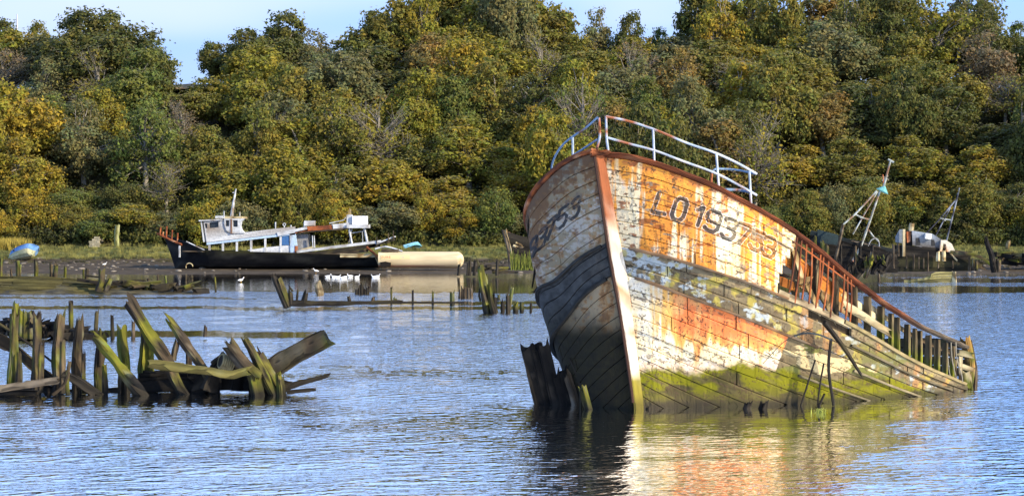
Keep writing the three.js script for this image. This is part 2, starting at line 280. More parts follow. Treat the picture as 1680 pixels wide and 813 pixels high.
function crownGeo(seed, rx, h0, h1, clumps, leaves, size, o = {}) {
  const R = rngOf(seed), pos = [], col = [], cy = lerp(h0, h1, 0.45), ryU = h1 - cy, ryD = cy - h0;
  const subs = [], ns = o.subs ?? 7;
  for (let i = 0; i < ns; i++) { const az = i * 2.4 + R() * 1.2, u = i === 0 ? 0.62 : R() * 1.5 - 0.85, e = Math.asin(clamp(u, -1, 1)), k = i === 0 ? 0.3 : 0.42 + 0.24 * R(), r = i === 0 ? 0.5 : 0.34 + 0.26 * R(); subs.push([Math.cos(az) * Math.cos(e) * k, i === 0 ? 0.5 : u * 0.62, Math.sin(az) * Math.cos(e) * k, r]); }
  const centres = [];
  for (let c = 0; c < clumps; c++) {
    let t, sb, tries = 0;
    do { sb = subs[Math.floor(R() * ns)]; const az = R() * 6.283, u = R() * 1.8 - 0.8, e = Math.asin(clamp(u, -1, 1)), k = sb[3] * (c % 6 ? 0.8 + 0.25 * R() : 0.4); t = [sb[0] + Math.cos(az) * Math.cos(e) * k, sb[1] + u * k * 0.95, sb[2] + Math.sin(az) * Math.cos(e) * k]; } while (tries++ < 6 && subs.some((q) => q !== sb && Math.hypot(t[0] - q[0], t[1] - q[1], t[2] - q[2]) < q[3] * 0.72));
    const cr = rx * (o.clump ?? 0.27) * (0.65 + 0.7 * R()), q = V(t[0] * rx, cy + t[1] * (t[1] > 0 ? ryU : ryD), t[2] * rx);
    centres.push(q);
    const tone = 0.76 + 0.5 * R(), hue = (R() - 0.5) * 0.34, out = V(t[0] - sb[0], t[1] - sb[1] + 0.12, t[2] - sb[2]).normalize();
    for (let k = 0; k < leaves; k++) {
      const stray = R() < 0.3 ? 1.9 : 1;
      const n = V(R() * 2 - 1, R() * 2 - 1, R() * 2 - 1).normalize().addScaledVector(out, 0.45).normalize(), rr = stray * cr * (0.3 + 0.62 * Math.sqrt(R()) + 0.45 * R() * R() * R());
      const p = V(q.x + n.x * rr, q.y + n.y * rr * 0.85 - 0.06 * rr, q.z + n.z * rr);
      const m = n.clone().multiplyScalar(0.55).add(V(R() - 0.5, R() - 0.35, R() - 0.5)).normalize(), t = tone * (0.7 + 0.6 * R()), hh = hue + (R() - 0.5) * 0.25;
      leafInto(pos, col, p, m, size * (0.7 + 0.6 * R()), [t * (1 + hh), t, t * (1 - hh * 0.6)], R);
    }
  }
  const g = new THREE.BufferGeometry(); g.setAttribute('position', new THREE.Float32BufferAttribute(pos, 3)); g.setAttribute('color', new THREE.Float32BufferAttribute(col, 3));
  return { g: flat(g), centres };
}
function limb(a, b, r0, r1, R, seg = 5) { const m = a.clone().lerp(b, 0.5).add(V(R() - 0.5, R() * 0.4, R() - 0.5).multiplyScalar(a.distanceTo(b) * 0.16)), c = new THREE.QuadraticBezierCurve3(a, m, b), g = new THREE.TubeGeometry(c, 4, r0, seg, false), p = g.attributes.position; for (let i = 0; i < p.count; i++) { const s = Math.floor(i / (seg + 1)) / 4, q = c.getPoint(s), k = lerp(1, r1 / r0, s); p.setXYZ(i, q.x + (p.getX(i) - q.x) * k, q.y + (p.getY(i) - q.y) * k, q.z + (p.getZ(i) - q.z) * k); } return g; }
function treeProto(seed, o) {                                           // about 10 m high
  const R = rngOf(seed * 31 + 5), H = o.h ?? 10, c = crownGeo(seed, o.rx ?? 4, o.h0 ?? 1.2, H, o.clumps ?? 46, o.leaves ?? 190, o.size ?? 0.3, o), gs = [];
  const fork = V((R() - 0.5) * 0.6, H * 0.32, (R() - 0.5) * 0.6), top = V((R() - 0.5) * 1, H * 0.78, (R() - 0.5) * 1), r = (o.trunk ?? 0.26);
  gs.push(limb(V(0, -1, 0), fork, r * 1.25, r, R, 7), limb(fork, top, r, r * 0.3, R, 6));
  c.centres.forEach((q, i) => { if (i % (o.every ?? 3)) return; const s = 0.1 + 0.8 * R(), a = fork.clone().lerp(top, s * clamp((q.y - fork.y) / (top.y - fork.y), 0.05, 1)); gs.push(limb(a, q, r * 0.42, r * 0.1, R)); if (o.twigs) for (let k = 0; k < o.twigs; k++) { const e = q.clone().add(V(R() * 2 - 1, R() * 1.4 - 0.3, R() * 2 - 1).multiplyScalar(1.1)); gs.push(limb(q.clone().lerp(a, R() * 0.4), e, r * 0.14, r * 0.05, R, 3)); } });
  return { trunk: mergeGeometries(gs), crown: c.g, rx: o.rx ?? 4, h: H };
}
const protos = {
  round: [11, 12, 13, 14].map((s) => treeProto(s, { rx: 4, clumps: 190, leaves: 72, clump: 0.17, size: 0.24 })),
  tall: [21, 22, 23].map((s) => treeProto(s, { rx: 3.2, h0: 0.4, clumps: 190, leaves: 68, clump: 0.19, size: 0.23 })),
  loose: [31, 32].map((s) => treeProto(s, { rx: 3.8, clumps: 150, leaves: 48, size: 0.22, every: 2, twigs: 1, clump: 0.18 })),
  bare: [41, 42].map((s) => treeProto(s, { rx: 3.6, clumps: 70, leaves: 24, size: 0.19, every: 1, twigs: 6, trunk: 0.2 })),
  great: [51].map((s) => treeProto(s, { rx: 9, h: 17, h0: 0.5, subs: 15, clumps: 460, leaves: 90, size: 0.34, trunk: 0.5, clump: 0.13, every: 2 })),
  bush: [61, 62].map((s) => treeProto(s, { rx: 4.2, h0: -0.6, h: 7, clumps: 130, leaves: 76, clump: 0.2, size: 0.22, trunk: 0.16 })),
};
const shapeWord = { round: 'round', tall: 'slender', loose: 'thin leaved', bare: 'sparse', great: 'massive', bush: 'low bushy' };
const shapeName = { round: 'broadleaf_tree', tall: 'tall_tree', loose: 'loose_tree', bare: 'bare_tree', great: 'great_oak', bush: 'bush' };
const marks = [[45, 'above the tilted blue boat'], [90, 'right of the tilted blue boat'], [145, "above the stub wall"], [205, "above the pale trunk"], [262, "left of the black bow"], [330, "above the black bow"], [400, "above the white wheelhouse"], [470, "above the white pillars"], [540, "above the rusty awning"], [610, "above the white tank housing"], [680, "above the collapsed side deck"], [722, 'above the cream tank'], [765, "above the tank's round end"], [830, 'right of the cream tank'], [900, "above the big dark bow"], [983, "above the left railing"], [1075, "above the big stem"], [1160, "above the railing's middle"], [1245, "above the railing's low end"], [1320, "just right of the railing"], [1390, "left of the leaning mast"], [1470, "behind the leaning mast"], [1530, 'above the white walled wreck'], [1580, "behind the dark tripod mast"], [1640, "right of the dark tripod mast"], [1e9, "at the far right"]];
const rowWord = ['in the front row', 'in the second row', 'in the third row', 'halfway up the slope', 'high on the slope', 'just below the crest', 'on the crest', 'at the grassy edge'];
const rowD = [222, 229, 237, 246, 255, 264, 275, 217.5];
const treeList = [], protoN = {};
function tree(px, topPy, wPx, row, kind, tone) {
  const d = rowD[row] + (hash(px | 0, row, 3) - 0.5) * 4, x = (px - MIDX) / FOCAL * d, y0 = groundY(x, d) - 0.2, yTop = EYE - (topPy - HORIZON) / FOCAL * d;
  treeList.push({ px, row, kind, tone, d, x, y0, h: Math.max(2.5, yTop - y0), w: wPx / FOCAL * d });
}
// [x of the middle, y of the top, width in the photograph, row, kind, colour]
for (const t of [
  [176, 14, 220, 4, 'great', 'dark green'], [25, 140, 150, 1, 'round', 'golden'], [5, 75, 90, 4, 'bare', 'brown'], [70, 95, 95, 3, 'loose', 'grey green'], [135, 160, 120, 1, 'loose', 'grey green'], [15, 36, 80, 6, 'round', 'dark green'], [70, 40, 60, 6, 'round', 'olive green'],
  [352, 70, 72, 6, 'round', 'dark green'], [455, 24, 130, 5, 'round', 'dark green'], [405, 45, 80, 5, 'tall', 'dark green'], [520, 50, 110, 5, 'loose', 'grey green'], [415, 98, 130, 3, 'round', 'yellow green'], [330, 130, 110, 3, 'round', 'olive green'], [300, 165, 90, 2, 'bare', 'brown'], [250, 200, 110, 2, 'loose', 'olive green'], [545, 90, 100, 4, 'loose', 'grey green'],
  [110, 310, 95, 0, 'bush', 'fresh green'], [205, 300, 80, 0, 'bush', 'dark green'], [40, 230, 120, 0, 'round', 'golden'], [275, 260, 90, 0, 'bare', 'olive green'], [345, 205, 110, 1, 'round', 'olive green'], [370, 255, 120, 0, 'round', 'yellow green'], [470, 240, 130, 0, 'round', 'yellow green'], [460, 150, 110, 2, 'loose', 'grey green'],
  [645, 0, 140, 5, 'round', 'olive green'], [695, -40, 160, 6, 'round', 'olive green'], [775, -55, 150, 6, 'tall', 'olive green'], [860, -50, 150, 6, 'round', 'olive green'], [605, 35, 70, 5, 'tall', 'dark green'], [660, 140, 160, 3, 'round', 'orange brown'], [715, 60, 130, 4, 'round', 'orange brown'], [580, 150, 120, 2, 'round', 'yellow green'],
  [560, 270, 110, 0, 'tall', 'olive green'], [640, 255, 120, 0, 'tall', 'golden'], [690, 225, 130, 1, 'round', 'olive green'], [770, 195, 150, 1, 'round', 'yellow green'], [730, 290, 120, 0, 'tall', 'golden'], [830, 265, 100, 0, 'round', 'golden'], [615, 340, 60, 0, 'bush', 'dark green'], [800, 370, 45, 0, 'bush', 'golden'], [850, 130, 120, 3, 'loose', 'grey green'], [940, 60, 90, 5, 'round', 'olive green'],
  [985, 16, 75, 6, 'loose', 'grey green'], [1046, 18, 66, 6, 'tall', 'dark green'], [1035, 65, 100, 4, 'bare', 'brown'], [1080, 48, 50, 6, 'round', 'fresh green'], [1150, -35, 120, 6, 'round', 'dark green'], [1235, -40, 150, 6, 'round', 'olive green'], [1285, -20, 110, 5, 'round', 'olive green'], [1120, 80, 110, 3, 'loose', 'orange brown'], [1215, 90, 120, 3, 'bare', 'grey green'],
  [1390, -40, 140, 6, 'round', 'olive green'], [1455, -45, 120, 6, 'tall', 'dark green'], [1585, -40, 140, 6, 'loose', 'grey green'], [1668, 38, 60, 6, 'round', 'fresh green'], [1480, 60, 120, 4, 'round', 'olive green'], [1620, 55, 120, 4, 'loose', 'brown'], [1395, 130, 150, 3, 'round', 'olive green'], [1545, 105, 130, 3, 'round', 'olive green'],
  [1300, 240, 120, 1, 'round', 'golden'], [1390, 230, 130, 1, 'round', 'olive green'], [1500, 225, 130, 1, 'round', 'yellow green'], [1600, 240, 110, 1, 'tall', 'golden'], [1650, 200, 100, 2, 'tall', 'dark green'], [1430, 290, 110, 0, 'round', 'olive green'], [1520, 300, 100, 0, 'round', 'golden'], [1610, 280, 90, 0, 'tall', 'olive green'], [1340, 320, 90, 0, 'bush', 'olive green'], [1665, 300, 90, 0, 'round', 'dark green'],
]) tree(...t);
{ // the trees between those
  const sky = [[-400, 40], [0, 42], [60, 45], [75, 40], [290, 80], [296, 125], [350, 122], [356, 90], [390, 50], [470, 30], [540, 62], [590, 70], [605, 30], [640, -50], [912, -50], [928, 30], [960, 30], [1080, 50], [1110, 50], [1118, -50], [1312, -50], [1332, 4], [1346, -50], [1496, -40], [1515, 14], [1532, -40], [1632, 0], [1645, 45], [2100, 40]];
  const limit = (px) => { for (let i = 1; i < sky.length; i++) if (px < sky[i][0]) { const t = (px - sky[i - 1][0]) / (sky[i][0] - sky[i - 1][0]); return lerp(sky[i - 1][1], sky[i][1], t); } return 40; };
  const R = rngOf(91), pal = ['olive green', 'olive green', 'yellow green', 'grey green', 'golden', 'dark green', 'orange brown', 'olive green', 'fresh green', 'yellow green'], kinds = ['round', 'round', 'tall', 'loose', 'round', 'tall', 'round', 'bare'];
  for (let row = 0; row < 7; row++) for (let px = -110; px < 1900; px += 58 + R() * 20) {
    const w = 95 + R() * 45, kind = kinds[Math.floor(R() * 8)], tone = pal[Math.floor(R() * 10)], h = (row < 2 ? 10 : 8.5) + 5 * R(), jit = R();
    if (treeList.some((t) => t.row === row && Math.abs(t.px - px) < (row > 4 ? 44 : 58) + (t.kind === 'great' ? 60 : 0))) continue;
    const d = rowD[row], tall = row > 4 && limit(px) < 0 ? 5 : 0, top = HORIZON - (groundY((px - MIDX) / FOCAL * d, d) + h + tall - EYE) * FOCAL / d, l = Math.max(limit(px - 30), limit(px), limit(px + 30)) + 12 * jit;
    if (row > 3 && px > 270 && px < 365) continue;
    tree(px, Math.max(top, l), w, row, row === 0 && R() < 0.2 ? 'bush' : kind, px > 1380 && R() < 0.5 ? 'dark green' : tone);  // right-hand trees more often dark green: shade put into leaf colour
  }
}
{ // the low fringe along the grass
  const R = rngOf(33), pal = ['olive green', 'dark green', 'yellow green', 'fresh green', 'olive green', 'golden', 'grey green'];
  for (let px = -60; px < 1760; px += 40 + R() * 26) tree(px, 300 + R() * 55, 62 + R() * 40, 7, R() < 0.6 ? 'bush' : 'round', pal[Math.floor(R() * 7)]);
}
{
  const made = {}, seen = {};
  treeList.sort((a, b) => a.px - b.px);
  for (const t of treeList) { t.label = `${t.tone} ${shapeWord[t.kind]} tree ${rowWord[t.row]} ${marks.find((m) => t.px < m[0])[1]}`.replace('bushy tree', 'bush'); (seen[t.label] ??= []).push(t); }
  for (const l of Object.values(seen)) if (l.length > 1) l.forEach((t, i) => { t.label = ['left ', 'right ', 'rightmost '][i] + t.label; });
  for (const t of treeList) {
    const list = protos[t.kind], n = (protoN[t.kind] = (protoN[t.kind] ?? -1) + 1) % list.length, p = list[n], key = t.kind + n;
    let o;
    if (!made[key]) {
      o = made[key] = new THREE.Group(); scene.add(o);
      const tr = shade(new THREE.Mesh(p.trunk, barkMat)), cr = shade(new THREE.Mesh(p.crown, leafMats[t.tone])); tr.name = 'trunk'; cr.name = 'crown'; o.add(tr, cr);
    } else { o = made[key].clone(); scene.add(o); o.children[1].material = leafMats[t.tone]; }
    o.name = numbered(shapeName[t.kind]);
    tag(o, t.label, t.kind === 'bush' ? 'bush' : 'tree', 'trees on the far bank');
    o.position.set(t.x, t.y0, -t.d); o.rotation.set((hash(t.px | 0, t.row, 18) - 0.5) * 0.14, hash(t.px | 0, t.row, 8) * 6.28, (hash(t.px | 0, t.row, 28) - 0.5) * 0.14);
    const s = t.w / (p.rx * 2.05); o.scale.set(s, t.h / p.h, s);
  }
}
{ // undergrowth that fills the wood's floor, marsh grass tufts and the reed bed: nobody could count them
  const R = rngOf(17), mk = (name, label, cat, geo, mat, list) => { const m = shade(new THREE.InstancedMesh(geo, mat, list.length)); list.forEach((k, i) => { m.setMatrixAt(i, new THREE.Matrix4().compose(V(k[0], k[1], k[2]), new THREE.Quaternion().setFromEuler(new THREE.Euler(0, k[4], 0)), V(k[3], k[3] * (k[5] ?? 1), k[3]))); m.setColorAt(i, new THREE.Color(k[6] ?? 1, k[6] ?? 1, k[6] ?? 1)); }); m.name = name; tag(m, label, cat, null, 'stuff'); scene.add(m); };
  const clump = crownGeo(99, 1, -0.2, 1, 16, 22, 0.15, { clump: 0.42 }).g;
  const under = [];
  for (let i = 0; i < 2600; i++) { const x = (R() * 2 - 1) * 95, d = hillD(x) + 0.6 + R() * R() * 58; if (x > -58 && x < -38 && d > 255) continue; under.push([x, groundY(x, d) - 0.1, -d, 0.6 + R() * 1.3, R() * 6, 0.7 + R() * 0.5, 0.5 + R() * 0.8]); }
  mk('undergrowth', 'tangled green undergrowth on the slope beneath the trees', 'undergrowth', clump, leafMats['dark green'], under);
  const pos = [], col = [], idx = [];
  for (let k = 0; k < 30; k++) { const a = R() * 6.28, r = R() * 0.4, b = a + (R() - 0.5), h = 0.35 + R() * 0.4, i = pos.length / 3; pos.push(r * Math.cos(a) - 0.03, 0, r * Math.sin(a), r * Math.cos(a) + 0.03, 0, r * Math.sin(a), r * Math.cos(a) + 0.2 * Math.cos(b), h, r * Math.sin(a) + 0.2 * Math.sin(b)); const t = 0.6 + R() * 0.7; for (let q = 0; q < 3; q++) col.push(t, t, t); idx.push(i, i + 1, i + 2); }
  const tg = new THREE.BufferGeometry(); tg.setAttribute('position', new THREE.Float32BufferAttribute(pos, 3)); tg.setAttribute('color', new THREE.Float32BufferAttribute(col, 3)); tg.setIndex(idx);
  const tuft = flat(tg), marsh = [], reeds = [];
  for (let i = 0; i < 5200; i++) { const x = (R() * 2 - 1) * 85, b = marshD(x), d = lerp(b - 0.4, hillD(x) + 2, Math.pow(R(), 1.2)); marsh.push([x, groundY(x, d), -d, 0.35 + R() * 0.5, R() * 6, 0.7 + R() * 0.5, 0.6 + R() * 0.6]); }
  mk('marsh_grass', 'short olive grass along the foot of the wooded bank', 'grass', tuft, new THREE.MeshPhysicalMaterial({ color: new THREE.Color(0.2, 0.19, 0.05), roughness: 1, vertexColors: true, side: THREE.DoubleSide }), marsh);
  for (let i = 0; i < 260; i++) { const d = 210 + R() * 5, x = (R() * 62 - 20 - MIDX) / FOCAL * d; reeds.push([x, groundY(x, d), -d, 1.0 + R() * 0.8, R() * 6, 1.2, 0.7 + R() * 0.5]); }
  const pebble = new THREE.IcosahedronGeometry(0.16, 1); { const p = pebble.attributes.position; for (let i = 0; i < p.count; i++) { const k = 0.75 + 0.5 * n3(p.getX(i) * 9 + 3, p.getY(i) * 9, p.getZ(i) * 9); p.setXYZ(i, p.getX(i) * k * 1.3, p.getY(i) * k * 0.6, p.getZ(i) * k); } pebble.computeVertexNormals(); }
  const stones = [], wrack = []; for (let i = 0; i < 900; i++) { const x = (R() * 2 - 1) * 70, d = lerp(shoreD(x) - 1, marshD(x) + 0.5, Math.sqrt(R())); stones.push([x, groundY(x, d), -d, 0.4 + R() * R() * 2, R() * 6, 1, 0.4 + R() * 0.9]); } for (let i = 0; i < 2600; i++) { const x = (R() * 2 - 1) * 75, d = marshD(x) - R() * R() * 9 + 0.6; if (fbm(x * 0.3, d * 0.3, 6, 2) < 0.42) continue; wrack.push([x, groundY(x, d) - 0.03, -d, 0.25 + R() * 0.45, R() * 6, 0.5 + R() * 0.5, 0.5 + R() * 0.6]); }
  mk('shore_stones', 'scattered grey stones on the mudflat below the wood', 'stones', pebble, std({ color: new THREE.Color(0.2, 0.17, 0.13) }), stones);
  mk('seaweed_wrack', 'dark seaweed tufts along the upper edge of the mud', 'seaweed', tuft, new THREE.MeshPhysicalMaterial({ color: new THREE.Color(0.07, 0.065, 0.025), roughness: 1, vertexColors: true, side: THREE.DoubleSide }), wrack);
  mk('reed_bed', 'yellow reeds behind the tilted blue boat at far left', 'reeds', tuft, new THREE.MeshPhysicalMaterial({ color: new THREE.Color(0.36, 0.28, 0.05), roughness: 1, vertexColors: true, side: THREE.DoubleSide }), reeds);
}

// ------------------------------------------------------------------ the big wreck: bow up, stern under, heeled away to port
function surface(cols, vs, NU = 140, NV = 60) {                      // cols: [ [x, y, depth] per row ], rows from rail (v = 1) down to v = 0
  const curves = vs.map((_, r) => new THREE.CatmullRomCurve3(cols.map((c) => at(...c[r])), false, 'centripetal'));
  const acc = [0]; for (let i = 1; i < cols.length; i++) acc.push(acc[i - 1] + at(...cols[i][1]).distanceTo(at(...cols[i - 1][1])));
  const len = acc[acc.length - 1], uk = acc.map((a) => a / len), toT = (u) => { let i = 1; while (i < uk.length - 1 && u > uk[i]) i++; return (i - 1 + (u - uk[i - 1]) / (uk[i] - uk[i - 1])) / (uk.length - 1); };
  const grid = [];
  for (let i = 0; i <= NU; i++) {
    const t = clamp(toT(i / NU)), pts = curves.map((c) => c.getPoint(t)), col = [];
    for (let j = 0; j <= NV; j++) {
      const v = j / NV; let k = 0; while (k < vs.length - 2 && v < vs[k + 1]) k++;
      const f = (v - vs[k]) / (vs[k + 1] - vs[k]), P = (q) => pts[clamp(q, 0, pts.length - 1)], m = (a, b, va, vb) => b.clone().sub(a).multiplyScalar((vs[k + 1] - vs[k]) / (vb - va || 1));
      const m0 = k > 0 ? m(P(k - 1), P(k + 1), vs[k - 1], vs[k + 1]) : P(k + 1).clone().sub(P(k)), m1 = k < vs.length - 2 ? m(P(k), P(k + 2), vs[k], vs[k + 2]) : P(k + 1).clone().sub(P(k));
      const f2 = f * f, f3 = f2 * f;
      col.push(P(k).clone().multiplyScalar(2 * f3 - 3 * f2 + 1).addScaledVector(m0, f3 - 2 * f2 + f).addScaledVector(P(k + 1), -2 * f3 + 3 * f2).addScaledVector(m1, f3 - f2));
    }
    grid.push(col);
  }
  const S = (u, v) => { const a = clamp(u) * NU, b = clamp(v) * NV, i = Math.min(NU - 1, Math.floor(a)), j = Math.min(NV - 1, Math.floor(b)), f = a - i, g = b - j; return grid[i][j].clone().multiplyScalar((1 - f) * (1 - g)).addScaledVector(grid[i + 1][j], f * (1 - g)).addScaledVector(grid[i][j + 1], (1 - f) * g).addScaledVector(grid[i + 1][j + 1], f * g); };
  const out = cols.outward;
  const N = (u, v) => { const e = 0.012, a = S(u + e, v).sub(S(u - e, v)), b = S(u, v + e).sub(S(u, v - e)); return a.cross(b).multiplyScalar(out).normalize(); };
  const uAt = (px, v = 0.708) => { let lo = 0, hi = 1; for (let i = 0; i < 24; i++) { const m = (lo + hi) / 2, q = S(m, v); MIDX + q.x / -q.z * FOCAL < px ? (lo = m) : (hi = m); } return (lo + hi) / 2; };
  return { S, N, len, uAt };
}
const VS = [1, 0.708, 0.615, 0.41, 0.19, 0];
const starCols = [
  [[991, 256, 39.3], [1018, 403, 39.65], [1028, 450, 39.75], [1041, 553, 39.9], [1055, 664, 40], [1062, 760, 40.1]],
  [[1038, 262, 39.12], [1056, 411, 39.45], [1063, 460, 39.6], [1071, 565, 39.83], [1080, 679, 40.1], [1086, 770, 40.5]],
  [[1090, 277, 39.06], [1100, 422, 39.33], [1102, 474, 39.5], [1106, 580, 39.87], [1110, 694, 40.45], [1112, 782, 41.0]],
  [[1190, 317, 39.15], [1190, 450, 39.3], [1190, 507, 39.5], [1190, 615, 40.1], [1190, 731, 41.0], [1190, 815, 41.8]],
  [[1300, 379, 39.85], [1300, 492, 39.85], [1300, 551, 40.15], [1300, 657, 40.95], [1300, 778, 42.1], [1300, 850, 42.9]],
  [[1400, 458, 41.0], [1400, 538, 40.95], [1400, 592, 41.2], [1400, 690, 42.0], [1400, 800, 43.1], [1400, 870, 43.9]],
  [[1500, 529, 42.7], [1500, 595, 42.5], [1500, 634, 42.75], [1500, 716, 43.6], [1500, 810, 44.6], [1500, 880, 45.4]],
  [[1570, 563, 44.2], [1570, 626, 44.0], [1570, 656, 44.15], [1570, 726, 44.9], [1570, 812, 45.8], [1570, 880, 46.6]],
  [[1592, 573, 44.9], [1592, 634, 44.7], [1592, 662, 44.85], [1592, 728, 45.5], [1592, 812, 46.4], [1592, 880, 47.2]],
];
starCols.outward = 1;
const portCols = [
  [[974, 250, 39.3], [995, 405, 39.65], [1003, 452, 39.75], [1022, 553, 39.9], [1038, 664, 40], [1048, 760, 40.1]],
  [[954, 256, 39.55], [975, 417, 39.75], [983, 463, 39.85], [1003, 566, 39.97], [1020, 680, 40.1], [1032, 765, 40.2]],
  [[928, 268, 40.0], [950, 434, 40.05], [960, 482, 40.1], [981, 584, 40.15], [1000, 700, 40.3], [1014, 775, 40.4]],
  [[890, 301, 40.9], [915, 466, 40.75], [930, 520, 40.7], [953, 615, 40.75], [975, 720, 40.9], [992, 790, 41]],
  [[867, 334, 41.7], [890, 478, 41.4], [910, 545, 41.25], [938, 640, 41.3], [960, 735, 41.5], [978, 800, 41.6]],
  [[862, 361, 42.6], [886, 496, 42.2], [908, 566, 42.0], [940, 660, 42.1], [963, 745, 42.3], [980, 805, 42.4]],
  [[872, 388, 43.7], [897, 512, 43.3], [920, 586, 43.0], [952, 680, 43.1], [975, 755, 43.3], [992, 810, 43.4]],
  [[905, 420, 45.0], [930, 535, 44.6], [952, 612, 44.3], [984, 700, 44.4], [1006, 765, 44.6], [1020, 815, 44.7]],
];
portCols.outward = -1;
const STB = surface(starCols, VS), PRT = surface(portCols, VS);
const elev = (px, py, d = 39.6) => { const p = at(px, py, d); return [p.x, p.y]; };   // a spot on the hull as (metres across, metres above the water)

// the paint on the starboard side, evaluated in hull coordinates (x across, y above the water, v from keel strake to rail)
const X = (px, d = 39.6) => elev(px, 380, d)[0], Y = (py, d = 39.9) => elev(840, py, d)[1];
const GLYPH = { // strokes in a 0..1 box
  L: [[[0.1, 1], [0.1, 0], [0.85, 0]]], O: [[[0.25, 0], [0.05, 0.2], [0.05, 0.8], [0.25, 1], [0.75, 1], [0.95, 0.8], [0.95, 0.2], [0.75, 0], [0.25, 0]]], 1: [[[0.1, 0.78], [0.62, 1], [0.62, 0]]],
  9: [[[0.1, 0.1], [0.3, 0], [0.75, 0], [0.95, 0.2], [0.95, 0.8], [0.75, 1], [0.25, 1], [0.05, 0.82], [0.05, 0.62], [0.25, 0.46], [0.95, 0.46]]],
  3: [[[0.08, 0.9], [0.3, 1], [0.75, 1], [0.93, 0.82], [0.9, 0.64], [0.7, 0.53], [0.4, 0.53]], [[0.7, 0.53], [0.95, 0.38], [0.95, 0.18], [0.75, 0], [0.25, 0], [0.05, 0.14]]],
  7: [[[0.02, 1], [0.98, 1], [0.3, 0]]], 5: [[[0.92, 1], [0.15, 1], [0.08, 0.56], [0.7, 0.6], [0.95, 0.42], [0.95, 0.18], [0.72, 0], [0.25, 0], [0.04, 0.14]]],
};
function segDist(x, y, a, b) { const dx = b[0] - a[0], dy = b[1] - a[1], t = clamp(((x - a[0]) * dx + (y - a[1]) * dy) / (dx * dx + dy * dy)); return Math.hypot(x - a[0] - dx * t, y - a[1] - dy * t); }
function lettering(list) {                                            // [char, centre of its foot px,py, head px,py, width vector px,py]
  const segs = [];
  for (const [ch, bx, by, ux, uy, wx, wy] of list) { const o = elev(bx, by), u = elev(ux, uy), w = elev(wx, wy), m = (q) => [o[0] + (w[0] - o[0]) * q[0] + (u[0] - o[0]) * q[1], o[1] + (w[1] - o[1]) * q[0] + (u[1] - o[1]) * q[1]]; for (const s of GLYPH[ch]) for (let i = 1; i < s.length; i++) segs.push([m(s[i - 1]), m(s[i])]); }
  let x0 = 1e9, x1 = -1e9, y0 = 1e9, y1 = -1e9; for (const s of segs) for (const p of s) { x0 = Math.min(x0, p[0]); x1 = Math.max(x1, p[0]); y0 = Math.min(y0, p[1]); y1 = Math.max(y1, p[1]); }
  return (x, y) => { if (x < x0 - 0.1 || x > x1 + 0.1 || y < y0 - 0.1 || y > y1 + 0.1) return 9; let d = 9; for (const s of segs) d = Math.min(d, segDist(x, y, s[0], s[1])); return d; };
}
const starText = lettering([['L', 1066, 347, 1076, 318, 1092, 352], ['O', 1097, 357, 1107, 324, 1117, 363], ['1', 1133, 366, 1142, 338, 1147, 371], ['9', 1149, 374, 1159, 344, 1173, 382], ['3', 1178, 387, 1187, 356, 1200, 395], ['7', 1203, 396, 1211, 365, 1226, 404], ['5', 1226, 405, 1233, 375, 1247, 414], ['3', 1248, 416, 1254, 386, 1269, 424]]);
const portText = lettering([['3', 935, 362, 938, 331, 951, 350], ['5', 914, 379, 917, 347, 931, 365], ['7', 896, 397, 900, 365, 911, 384], ['3', 880, 415, 886, 381, 896, 401], ['9', 868, 430, 873, 396, 880, 418]]);
